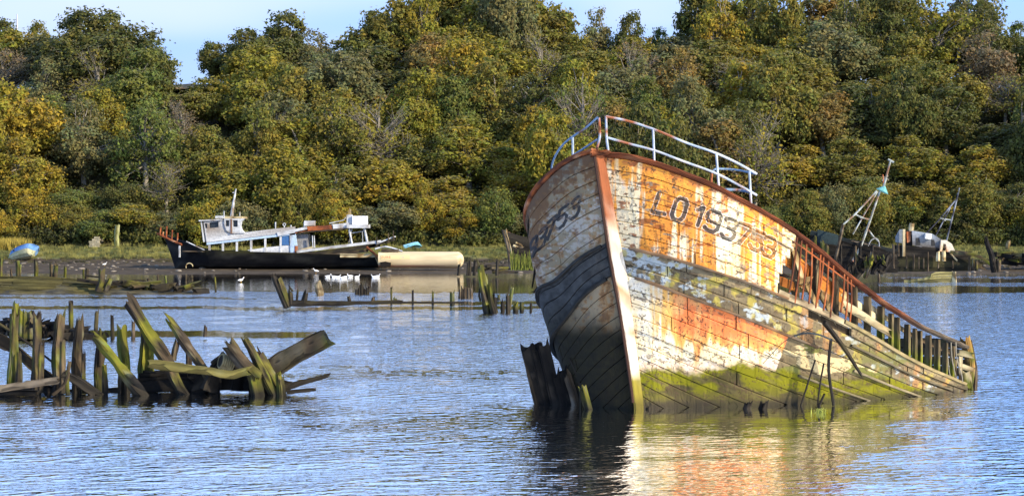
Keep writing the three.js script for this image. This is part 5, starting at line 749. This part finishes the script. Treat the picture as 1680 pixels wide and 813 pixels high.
{ // cream tank lying astern of it
  const d = 176.5, r = 0.80, o = thing('cream_tank', 'long cream cylindrical tank with rounded end lying behind the black boat', 'tank', at(690, 440, d)), a = at(621, 426, d + 0.9), b = at(761, 426.3, d + 0.9), L = b.x - a.x, prof = [];
  for (let i = 0; i <= 10; i++) { const t = i / 10 * Math.PI / 2; prof.push(new THREE.Vector2(r * Math.cos(t) + 1e-4, L - r * 0.85 + r * 0.85 * Math.sin(t))); }
  const g = new THREE.LatheGeometry([new THREE.Vector2(r * 0.96, 0), new THREE.Vector2(r, L * 0.15), new THREE.Vector2(r, L * 0.4), new THREE.Vector2(r, L * 0.7), ...prof], 40); g.rotateZ(-Math.PI / 2); g.translate(a.x, a.y, a.z);
  const gi = g; gi.computeVertexNormals(); paintGeo(gi, (p) => { const n = fbm(p.x * 1.2, p.y * 3, 5, 4), y = (p.y - a.y) / r; let c = mixc([0.66, 0.52, 0.29], [0.72, 0.61, 0.40], n); c = mixc(c, [0.35, 0.09, 0.06], step(y, -0.55, -0.72) * (1 - step(y, -0.8, -0.9)) * (1 - step(p.x, -7.5, -6.6)) * 0.8); return mixc(c, [0.42, 0.28, 0.12], step(n, 0.62, 0.75) * 0.5); });
  part('shell', gi, M.paint, o);
  part('dark_opening_patch', panel([[624, 430], [632, 429], [641, 431], [640, 437], [630, 438], [625, 437]], d + 0.02, 0.2, () => [0.015, 0.012, 0.01]), M.paint, o); part('torn_plate', boxGeo(at(588, 419, d + 1.6), 3.6, 0.35, 0.2, 'cream'), M.paint, o); part('hatch_ring', pipe([at(615, 408, d + 0.8), at(632, 404.5, d + 0.8), at(648, 408, d + 0.8), at(660, 412, d + 0.6)], 0.08, 'white', 5), M.paint, o); part('deck_rubble', boxGeo(at(640, 410.5, d + 0.9), 1.7, 0.25, 0.8, 'brown'), M.paint, o);  // opening is a near-black panel, the unlit inside put into its colour
  { // faded red and violet painted letters along the side
    const cv = document.createElement('canvas'); cv.width = 512; cv.height = 96; const cx = cv.getContext('2d'); cx.fillStyle = '#d6c08c'; cx.fillRect(0, 0, 512, 96); cx.font = 'bold 70px sans-serif'; cx.fillStyle = '#b5705a'; cx.fillText('ZURE', 8, 72); cx.font = 'italic 46px sans-serif'; cx.fillStyle = '#9a86a0'; cx.fillText('/ 76', 330, 66);
    const t = new THREE.CanvasTexture(cv); t.colorSpace = THREE.SRGBColorSpace; t.magFilter = THREE.LinearFilter;
    const x0 = at(624, 420, d).x, x1 = at(672, 420, d).x, pos = [], uv = [], idx = []; for (let j = 0; j <= 4; j++) for (let i = 0; i <= 6; i++) { const th = lerp(0.06, 0.62, j / 4), x = lerp(x0, x1, i / 6); pos.push(x, a.y + (r + 0.012) * Math.sin(th), a.z + (r + 0.012) * Math.cos(th)); uv.push(i / 6, j / 4); } for (let j = 0; j < 4; j++) for (let i = 0; i < 6; i++) { const k = j * 7 + i; idx.push(k, k + 1, k + 7, k + 7, k + 1, k + 8); }
    const q = geoOf(pos, uv, idx); q.computeVertexNormals(); part('lettering', q, std({ map: t, roughness: 0.7 }), o);
  }
}
function dinghy(L, B, D, top, bottom, o, place) { // a small open boat: bottom, sheer strake, gunwale, thwarts
  const st = 12, rows = [[0, 0], [0.5, 0.12], [0.85, 0.5], [0.97, 0.8], [1.02, 1]], mk = (a, b, inset) => { const pos = [], uv = [], idx = [], m = (b - a) * 2 + 2; for (let i = 0; i <= st; i++) { const s = i / st, w = B / 2 * Math.pow(Math.sin(clamp(0.12 + s * 0.98) * Math.PI * 0.62), 0.7) * (s > 0.999 ? 0.15 : 1) * (1 - 0.95 * step(s, 0.8, 1)); const line = []; for (let k = a; k <= b; k++) line.push(rows[k]); for (const [sg, l] of [[1, line], [-1, line]]) for (const [q, h] of l) { const p = V((s - 0.5) * L + 0.25 * h * step(s, 0.7, 1), h * D * (1 + 0.25 * step(s, 0.6, 1)), sg * q * (w - inset)).applyMatrix4(place); pos.push(p.x, p.y, p.z); uv.push(s * L, h); } } const half = b - a + 1; for (let i = 0; i < st; i++) for (let c = 0; c < 2; c++) for (let k = 0; k < half - 1; k++) { const q = i * m + c * half + k, n = q + m; idx.push(q, n, q + 1, n, n + 1, q + 1); } for (let k = 0; k < half - 1; k++) idx.push(k, k + 1, half + k, half + k, k + 1, half + k + 1); return flat(geoOf(pos, uv, idx)); };
  part('bottom', paintGeo(mk(0, 2, 0), bottom), M.paint, o); part('topside', paintGeo(mk(2, 4, 0), top), M.paint, o); part('inside', paintGeo(mk(0, 4, 0.05), top), M.paint, o);
  for (const s of [-0.25, 0.15]) { const g = new THREE.BoxGeometry(0.25, 0.05, B * 0.85); g.translate(s * L, D * 0.7, 0); g.applyMatrix4(place); part('thwart', paintGeo(flat(g), 'brown'), M.paint, o); }
  for (const sg of [1, -1]) { const pts = []; for (let i = 0; i <= 8; i++) { const s = i / 8, w = B / 2 * Math.pow(Math.sin(clamp(0.12 + s * 0.98) * Math.PI * 0.62), 0.7) * (1 - 0.95 * step(s, 0.8, 1)); pts.push(V((s - 0.5) * L + 0.25 * step(s, 0.7, 1), D * (1 + 0.25 * step(s, 0.6, 1)), sg * w * 1.02).applyMatrix4(place)); } part('gunwale', pipe(pts, 0.04, top, 5), M.paint, o); }
}
{
  const p0 = at(33, 426, 198), y0 = groundY(p0.x, 198), o = thing('small_blue_boat', 'small blue and cream open boat tilted on the mud at far left', 'boat', V(p0.x, y0, -198));
  dinghy(3.5, 1.7, 1.0, (p) => mixc([0.09, 0.24, 0.52], [0.2, 0.36, 0.6], n2(p.x * 3, p.y * 3)), (p) => mixc([0.62, 0.56, 0.34], [0.42, 0.42, 0.2], n2(p.x * 3, p.y * 4)), o, new THREE.Matrix4().makeTranslation(p0.x, y0 + 0.35, -198).multiply(new THREE.Matrix4().makeRotationFromEuler(new THREE.Euler(-0.75, -0.65, 0.22, 'YXZ'))));
  const q0 = at(673, 402, 213), y1 = groundY(q0.x, 213), t = thing('pale_blue_dinghy', 'pale turquoise upturned dinghy on the grass above the cream tank', 'boat', V(q0.x, y1, -213));
  dinghy(1.9, 0.9, 0.55, (p) => [0.2, 0.48, 0.6], (p) => mixc([0.22, 0.5, 0.62], [0.35, 0.6, 0.68], n2(p.x * 4, p.y * 4)), t, new THREE.Matrix4().makeTranslation(q0.x, y1 + 0.62, -213).multiply(new THREE.Matrix4().makeRotationFromEuler(new THREE.Euler(2.6, 0.3, -0.25, 'YXZ'))));
  const tr = at(191, 408, 214), yt = groundY(tr.x, 214), b = thing('pale_tree_trunk', 'pale bare tree trunk standing on the grass left of the black boat', 'trunk', V(tr.x, yt, -214)); part('trunk', timber([V(tr.x, yt - 0.2, -214), V(tr.x - 0.05, yt + 1.3, -214), V(tr.x + 0.05, yt + 2.5, -214)], 0.5, 0.45, (p) => mixc([0.38, 0.36, 0.2], [0.25, 0.28, 0.08], n2(p.x * 4, p.y * 3)), { jag: 0.3 }), M.wood, b);
  const w0 = at(154, 406, 214), yw = groundY(w0.x, 214), wl = thing('stub_wall', 'short ruined pale stone stub wall among the bushes on the bank', 'wall', V(w0.x, yw, -214)); for (let i = 0; i < 4; i++) for (let j = 0; j < 5; j++) if (!(j > 2 && i < j - 2)) part('stone', boxGeo(V(w0.x - 0.45 + i * 0.31 + (j % 2) * 0.08, yw + 0.1 + j * 0.25, -214 + hash(i, j, 4) * 0.08), 0.29, 0.23, 0.4, () => mixc([0.3, 0.27, 0.18], [0.45, 0.4, 0.28], hash(i, j, 2))), M.paint, wl);
  const pl = at(27, 70, 300), py = groundY(pl.x, 300), pyl = thing('hilltop_mast', 'tiny pale mast rising on the skyline at far left', 'mast', V(pl.x, py, -300)); for (const [dx, dz] of [[-0.5, 0], [0.5, 0], [0, 0.6]]) part('leg', pipe([V(pl.x + dx, py, -300 + dz), V(pl.x, EYE + 335 * 0.1 + 2.2, -300)], 0.09, () => [0.6, 0.62, 0.65], 5), M.iron, pyl); for (const h of [0.5, 0.75]) part('cross_bar', pipe([V(pl.x - 0.5, lerp(py, EYE + 35, h), -300), V(pl.x + 0.5, lerp(py, EYE + 35, h), -300)], 0.08, () => [0.6, 0.62, 0.65], 5), M.iron, pyl);
}

// ------------------------------------------------------------------ wreck behind the big bow, and the wrecks on the right
{
  const d = 150, o = thing('dark_stern_wreck', 'dark hull fragment with pale leaning post and green weed, half behind the big bow', 'shipwreck', at(850, 445, d)), t = (pts, w, tone, opt = {}, n = 'plank') => part(n, timber(pts.map((q) => at(q[0], q[1], d + (q[2] ?? 0))), w / 20, (opt.t ?? w) / 22, tone, { max: 6, jag: 0.4, ...opt }), M.wood, o);
  t([[838, 440], [834, 408], [826, 378]], 5, 'brown', {}, 'post'); t([[843, 440], [838, 408], [830, 377]], 4, 'cream', {}, 'post');
  for (let k = 0; k < 7; k++) t([[832 + k * 2, 384 + k * 8.2], [862, 393 + k * 7.6], [960, 408 + k * 5]], 8.4, 'dark', { side: V(0, 1, 0), t: 3 }); t([[834, 381], [861, 391], [940, 410]], 2, 'rust', { side: V(0, 1, 0) }); t([[844, 402], [872, 411]], 3, 'brown', { side: V(0, 1, 0) });
  for (const [x, y] of [[844, 402], [848, 398], [853, 400]]) t([[x - 2, y, -0.8], [x + 2, y + 2, -0.8]], 3, 'cream', { jag: 1 }, 'splinter');
  const R = rngOf(66), gs = []; for (let k = 0; k < 90; k++) { const x = 838 + R() * 36, y = 436 + R() * 8, h = 8 + R() * 22, dd = d - 1.5 - R(), a = at(x, y, dd); gs.push(pipe([a, at(x + (R() - 0.5) * 5, y - h, dd)], 0.05, (p) => mixc([0.05, 0.07, 0.015], [0.17, 0.18, 0.025], R()), 4, 0.015)); } part('weed', gs, M.iron, o);
  const lt = thing('fallen_timbers', 'tangle of dark fallen timbers on the mud right of the cream tank', 'timbers', at(790, 446, 158)), R2 = rngOf(12); for (let k = 0; k < 16; k++) { const x = 762 + R2() * 85, y = 436 + R2() * 9, l = 10 + R2() * 30; part('timber', timber([at(x, y + R2() * 5, 158 + R2() * 3), at(x + l, y - 2 + R2() * 6, 158 + R2() * 3)], 0.2, 0.18, R2() < 0.5 ? 'dark' : 'mossy', { side: V(0, 1, 0), jag: 1, max: 3 }), M.wood, lt); } for (const [x, y] of [[767, 432], [770, 428], [778, 430], [815, 430], [752, 436]]) part('stub', timber([at(x, 452, 157), at(x + 1, y, 157)], 0.2, 0.2, 'dark', { jag: 1, max: 4 }), M.wood, lt);
}
{
  const d = 150, o = thing('masted_wreck', 'dark rotten hull with tall white leaning tripod mast behind the rusty rail', 'shipwreck', at(1410, 440, d)), pp = (n, pts, r, tone, r2) => part(n, pipe(pts.map((q) => at(q[0], q[1], d + (q[2] ?? 0))), r, tone, 6, r2), M.iron, o);
  pp('mast_pole', [[1450, 308], [1462, 262]], 0.10, 'mast', 0.08); pp('cross_tree', [[1457.5, 261], [1467, 266]], 0.09, 'mast'); pp('mast_step', [[1448, 289], [1459, 295]], 0.05, 'mast'); pp('mast_step', [[1448, 296], [1458, 288]], 0.05, 'mast'); pp('mast_step', [[1449, 286], [1450, 300]], 0.06, 'rust');
  const cone = new THREE.ConeGeometry(0.55, 0.55, 8); const cc = at(1450.5, 309, d); cone.rotateZ(-0.45); cone.translate(cc.x, cc.y, cc.z); part('mast_collar', paintGeo(flat(cone), () => [0.14, 0.38, 0.36]), M.paint, o);
  pp('mast_leg', [[1444, 314], [1412, 405], [1397, 432]], 0.085, (p) => mixc(tones.mast(p), tones.rust(p), step(n2(p.x, p.y, 3), 0.55, 0.7)), 0.11); pp('mast_leg', [[1440, 314, 1.5], [1400, 384, 1.8]], 0.06, 'mast'); pp('mast_leg', [[1439, 313, -0.5], [1403.5, 351, -1], [1384, 368, -1.2]], 0.075, 'mast'); pp('mast_leg', [[1384, 368, -1.2], [1378, 395, -1.2], [1371, 426, -1.2]], 0.13, 'brown');
  pp('cross_bar', [[1403.5, 351, -1], [1415, 357], [1427, 359.5]], 0.07, 'mast'); pp('cross_bar', [[1405, 352, -1], [1425, 360]], 0.05, 'mast'); pp('stay', [[1425.6, 377], [1434, 388], [1442, 396]], 0.06, 'mast'); pp('hoop', [[1425, 403], [1431, 393], [1439, 391], [1443, 398], [1443, 404]], 0.045, (p) => [0.3, 0.3, 0.3]); pp('rail', [[1397, 395], [1425, 401], [1445, 406]], 0.06, 'brown');
  for (let k = 0; k < 9; k++) part('plank', timber([at(1330, 382 + k * 7, d + 1), at(1400, 397 + k * 5.3, d + 0.5), at(1470, 412 + k * 4, d + 0.5)], 0.42, 0.14, k === 0 ? (p) => mixc([0.02, 0.03, 0.03], [0.012, 0.012, 0.012], n2(p.x, p.y)) : 'black', { side: V(0, 1, 0), max: 8 }), M.wood, o); part('bulwark_panel', panel([[1342, 376], [1376, 385], [1376, 402], [1342, 398]], d, 0.12, (p) => mixc([0.01, 0.02, 0.025], [0.03, 0.05, 0.05], n2(p.x * 2, p.y * 2))), M.paint, o);
  for (const [x, y0, w, tone] of [[1337, 388, 6, 'mossy'], [1350, 398, 6, 'mossy'], [1357, 402, 7, 'mossy'], [1404, 405, 4, 'brown'], [1412, 399, 5, 'black'], [1432, 403, 4, 'black'], [1466, 402, 4, 'brown'], [1380, 402, 4, 'black']]) part('frame', timber([at(x, 440, d - 0.8), at(x, y0, d - 0.8)], w / 20, w / 22, tone, { max: 5, jag: 0.6 }), M.wood, o);
  const h = thing('weedy_timber_heap', 'heap of weed hung timbers at the foot of the leaning mast', 'timbers', at(1410, 450, 143)), R = rngOf(41); for (let k = 0; k < 34; k++) { const x = 1385 + R() * 70, y = 424 + R() * 26, l = (R() - 0.5) * 26; part('timber', timber([at(x, y + 8, 144 + R() * 2), at(x + l, y - 4 - R() * 8, 144 + R() * 2)], 0.25, 0.2, R() < 0.4 ? 'mossy' : 'black', { jag: 1.2, max: 3, rough: 0.2 }), M.wood, h); }
  const s = thing('grey_stake', 'slender grey stake in the water right of the weedy heap', 'stake', at(1443, 460, 146)); part('post', timber([at(1443, 464, 146), at(1442, 440, 146)], 0.16, 0.16, 'brown', { max: 4 }), M.wood, s);
}
{
  const d = 165, o = thing('white_walled_wreck', 'broken wreck with flaking white and blue wall and rusty cabin on the right bank', 'shipwreck', at(1530, 440, d)), add = (n, g, m = M.paint) => part(n, g, m, o);
  add('cabin_wall', panel([[1497, 378], [1530, 383], [1546, 393], [1546, 407], [1524, 407], [1498, 402]], d, 0.15, (p) => { const n = fbm(p.x * 1.5, p.y * 2, 9, 4); return mixc([0.1, 0.09, 0.08], mixc([0.17, 0.22, 0.28], [0.34, 0.37, 0.40], n2(p.x * 2, p.y)), step(n, 0.44, 0.58)); })); add('front_panel', panel([[1470, 388], [1477, 376], [1483, 376], [1483, 399], [1470, 397]], d + 0.4, 0.12, (p) => [0.17, 0.20, 0.23])); add('corner_post', panel(rect(1482, 376, 1485.5, 420), d - 0.15, 0.25, 'cream')); add('dark_opening_panel', panel([[1485, 378], [1497, 378], [1497, 406], [1485, 406]], d + 0.5, 0.1, () => [0.03, 0.025, 0.02])); add('cabin_wall', panel([[1488, 380], [1495, 379], [1494, 396], [1489, 398]], d + 0.2, 0.1, 'rust'));  // opening closed by a panel coloured near-black for the unlit inside
  add('bright_box', panel([[1520, 383], [1529, 384], [1528, 392], [1519, 391]], d - 0.4, 0.4, () => [0.85, 0.8, 0.68])); add('funnel_stub', pipe([at(1495, 379, d + 0.6), at(1497, 366, d + 0.6)], 0.24, 'cream', 8)); add('rusty_cabin', panel([[1545, 394], [1553, 394], [1562, 400], [1568, 413], [1560, 414], [1554, 412], [1553, 400], [1548, 399], [1546, 412], [1543, 412]], d - 0.3, 0.9, (p) => mixc([0.62, 0.55, 0.42], tones.orange(p), step(fbm(p.x, p.y, 2, 3), 0.48, 0.6)))); add('fallen_plank', timber([at(1560, 415, d - 0.5), at(1570, 426, d - 0.5)], 0.2, 0.1, 'cream', { max: 3 }), M.wood); for (const [a, b, w] of [[1531, 398, 5], [1506, 396, 6]]) add('hole', panel([[a - w / 2, b - w], [a + w / 2, b - w], [a + w / 2 + 2, b + w], [a - w / 2, b + w]], d - 0.02, 0.05, () => [0.03, 0.03, 0.03]));  // holes are thin near-black panels, darkness within painted on
  for (let k = 0; k < 7; k++) add('hull_plank', timber([at(1466, 405 + k * 6, d + 0.4), at(1530, 409 + k * 5.4, d), at(1592, 416 + k * 4.2, d + 0.3)], 0.40, 0.16, k > 2 ? (p) => mixc([0.012, 0.011, 0.008], [0.05, 0.045, 0.018], n2(p.x, p.y * 3)) : 'black', { side: V(0, 1, 0), max: 8 }), M.wood); for (const [x, y0, y1, w, tone] of [[1540, 414, 428, 6, 'cream'], [1549, 412, 428, 6, 'cream'], [1474, 400, 420, 4, 'brown'], [1500, 418, 441, 2.5, 'brown'], [1523, 414, 445, 2.5, 'brown'], [1508, 422, 441, 2, 'brown'], [1488, 420, 440, 2, 'brown'], [1540, 425, 440, 2, 'brown'], [1564, 428, 440, 2, 'brown'], [1516, 424, 440, 2, 'brown']]) add('strut', timber([at(x, y1, d - 0.8), at(x, y0, d - 0.8)], w / 18, w / 20, tone, { max: 4, jag: 0.4 }), M.wood); add('stern_board', timber([at(1592, 430, d - 0.4), at(1612, 436, d - 0.4)], 0.7, 0.12, 'mossy', { side: V(0, 1, 0), max: 4 }), M.wood); add('gunwale', timber([at(1560, 413, d - 0.5), at(1598, 418, d - 0.5), at(1614, 424, d - 0.6), at(1628, 436, d - 0.6)], 0.28, 0.2, 'mossy', { side: V(0, 1, 0), max: 6 }), M.wood); for (const x of [1592, 1597, 1603]) add('strut', timber([at(x, 444, d - 0.7), at(x, 422 + (x - 1590) * 0.5, d - 0.7)], 0.3, 0.2, 'mossy', { max: 4 }), M.wood);
  const m = thing('tripod_mast', 'thin dark tripod mast standing behind the white walled wreck', 'mast', at(1545, 395, d + 1.6)), pp = (n, a, b, r, tone) => part(n, pipe([at(...a, d + 1.6), at(...b, d + 1.6)], r, tone, 5), M.iron, m), dk = (p) => mixc([0.04, 0.04, 0.05], [0.24, 0.26, 0.30], step(n2(p.x * 2, p.y * 2), 0.4, 0.8)); pp('leg', [1573, 316], [1554, 394], 0.075, dk); pp('leg', [1572, 324], [1543.6, 358], 0.06, dk); pp('leg', [1543.6, 358], [1521, 382], 0.06, dk); pp('leg', [1560, 340], [1535, 388], 0.06, dk); pp('cross_bar', [1543, 358], [1563, 361], 0.06, 'mast'); pp('cross_bar', [1543, 357], [1552, 362], 0.05, 'mast'); pp('mast_tip', [1573, 318], [1575, 308], 0.05, dk);
  const q = thing('black_forked_post', 'thick black leaning post at the right bank, pale knob above it', 'post', at(1630, 440, 163)); part('post', timber([at(1634, 446, 163), at(1628, 420, 163), at(1620, 398, 163)], 0.75, 0.5, 'black', { taper: 0.55, jag: 0.8 }), M.wood, q); part('fork', timber([at(1638, 446, 163), at(1640, 428, 163)], 0.4, 0.3, 'mossy', { max: 4 }), M.wood, q);
  const hb = thing('half_sunk_hull_piece', 'pale green planked hull piece half sunk in front of the white walled wreck', 'shipwreck', at(1530, 462, 142)); for (let k = 0; k < 5; k++) part('plank', timber([at(1484 + (4 - k) * 11, 461 - (4 - k) * 1.2, 142 + k * 0.2), at(1530, 449.5 + k * 3.2, 142 + k * 0.1), at(1566, 447 + k * 3.8, 142.3)], 0.17, 0.1, (p) => mixc([0.15, 0.14, 0.04], [0.36, 0.31, 0.14], fbm(p.x * 1.4, p.y * 5, 14, 3)), { side: V(0, 1, 0), max: 7, jag: 0.2 }), M.wood, hb); part('end_board', timber([at(1566, 465, 142.2), at(1566, 446, 142.2)], 0.14, 0.4, 'cream', { max: 4 }), M.wood, hb);
  const bm = thing('dark_bank_timbers', 'low dark timbers on the mud at the right edge', 'timbers', at(1660, 430, 175)), R = rngOf(52); for (let k = 0; k < 22; k++) { const x = 1632 + R() * 75, y = 417 + R() * 15, l = 20 + R() * 30; part('timber', timber([at(x, y, 174 + R() * 3), at(x + l, y + R() * 8 - 3, 174 + R() * 3)], 0.4, 0.3, R() < 0.2 ? 'mossy' : 'black', { side: V(0, 1, 0), max: 3, jag: 1, rough: 0.2 }), M.wood, bm); }
  const tk = thing('sunlit_trunk', 'sunlit pale stump on the grass near the right edge', 'trunk', at(1655, 418, 208)); part('trunk', timber([at(1655, 424, 208), at(1654, 410, 208), at(1656, 396, 208)], 0.4, 0.4, 'cream', { max: 5 }), M.wood, tk);
}

// ------------------------------------------------------------------ white waterbirds
{
  const bird = (name, label, p, turn, s, up) => {
    const o = thing(name, label, 'bird', p, 'white birds by the black boat'), pts = up ? [[-0.32, 0.20, 0.012], [-0.22, 0.21, 0.05], [-0.1, 0.22, 0.095], [0.04, 0.23, 0.105], [0.14, 0.27, 0.08], [0.19, 0.36, 0.042], [0.21, 0.43, 0.045], [0.26, 0.45, 0.04], [0.3, 0.44, 0.015]] : [[-0.34, 0.1, 0.012], [-0.22, 0.08, 0.055], [-0.08, 0.06, 0.11], [0.06, 0.06, 0.11], [0.17, 0.1, 0.07], [0.21, 0.19, 0.04], [0.22, 0.26, 0.045], [0.27, 0.28, 0.042], [0.31, 0.275, 0.015]];
    const pos = [], idx = [], n = 10; pts.forEach(([x, y, r]) => { for (let k = 0; k < n; k++) { const a = k / n * 6.2832; const q = V(x * s, (y + r * Math.sin(a)) * s, r * Math.cos(a) * s).applyAxisAngle(V(0, 1, 0), turn).add(p); pos.push(q.x, q.y, q.z); } }); for (let i = 0; i < pts.length - 1; i++) for (let k = 0; k < n; k++) { const a = i * n + k, b = i * n + (k + 1) % n; idx.push(a, b, a + n, b, b + n, a + n); }
    const g = new THREE.BufferGeometry(); g.setAttribute('position', new THREE.Float32BufferAttribute(pos, 3)); g.setIndex(idx); g.computeVertexNormals(); part('body', g, M.bird, o);
    const e = pts[8], bk = new THREE.ConeGeometry(0.016 * s, 0.09 * s, 6); bk.rotateZ(-1.7); bk.translate((e[0] + 0.035) * s, e[1] * s, 0); bk.rotateY(turn); bk.translate(p.x, p.y, p.z); part('beak', bk, M.beak, o);
    if (up) for (const z of [-0.035, 0.035]) { const l = new THREE.CylinderGeometry(0.01 * s, 0.01 * s, 0.2 * s, 5); l.translate(0, 0.07 * s, z * s); l.rotateY(turn); l.translate(p.x, p.y, p.z); part('leg', l, M.beak, o); }
  };
  const R = rngOf(5);
  [[538, 454, 'leftmost of the floating white birds below the black boat'], [547, 454.5, 'second floating white bird from the left'], [554, 455.3, 'third floating white bird from the left, beside the second'], [561, 456.8, 'nearest white bird in the middle of the floating flock'], [566, 455.3, 'white bird just right of the nearest one'], [574, 453.6, 'white bird holding its head high in the right half of the flock'], [586, 455, 'lone small white bird between the flock and the last pair'], [613, 455, 'left bird of the last pair, in front of the tank end'], [619, 454, 'right bird of the last pair, rightmost of the flock']].forEach(([x, y, l], i) => { const d = depthOnWater(y); bird('white_bird', l, at(x, y, d).setY(0), [0.3, 3.4, 0.1, 2.9, 0.2, 3.3, 0.6, 2.8, 0.4][i], 0.85, false); });
  const p = at(518, 442, 170); bird('white_bird', 'single white bird standing on the mud in front of the black hull', V(p.x, groundY(p.x, 170), p.z), 3.0, 0.95, true);
  for (const [x, y, l] of [[395, 461, 'pale bird standing left in the calm water below the wheelhouse'], [171, 437, 'small white gull far left on the bare mud']]) { const d = y > 450 ? depthOnWater(y + 2) : 186, q = at(x, y, d); bird('white_bird', l, V(q.x, Math.max(0, groundY(q.x, d)), -d), 0.5, 0.85, true); }
}

renderer.render(scene, camera);
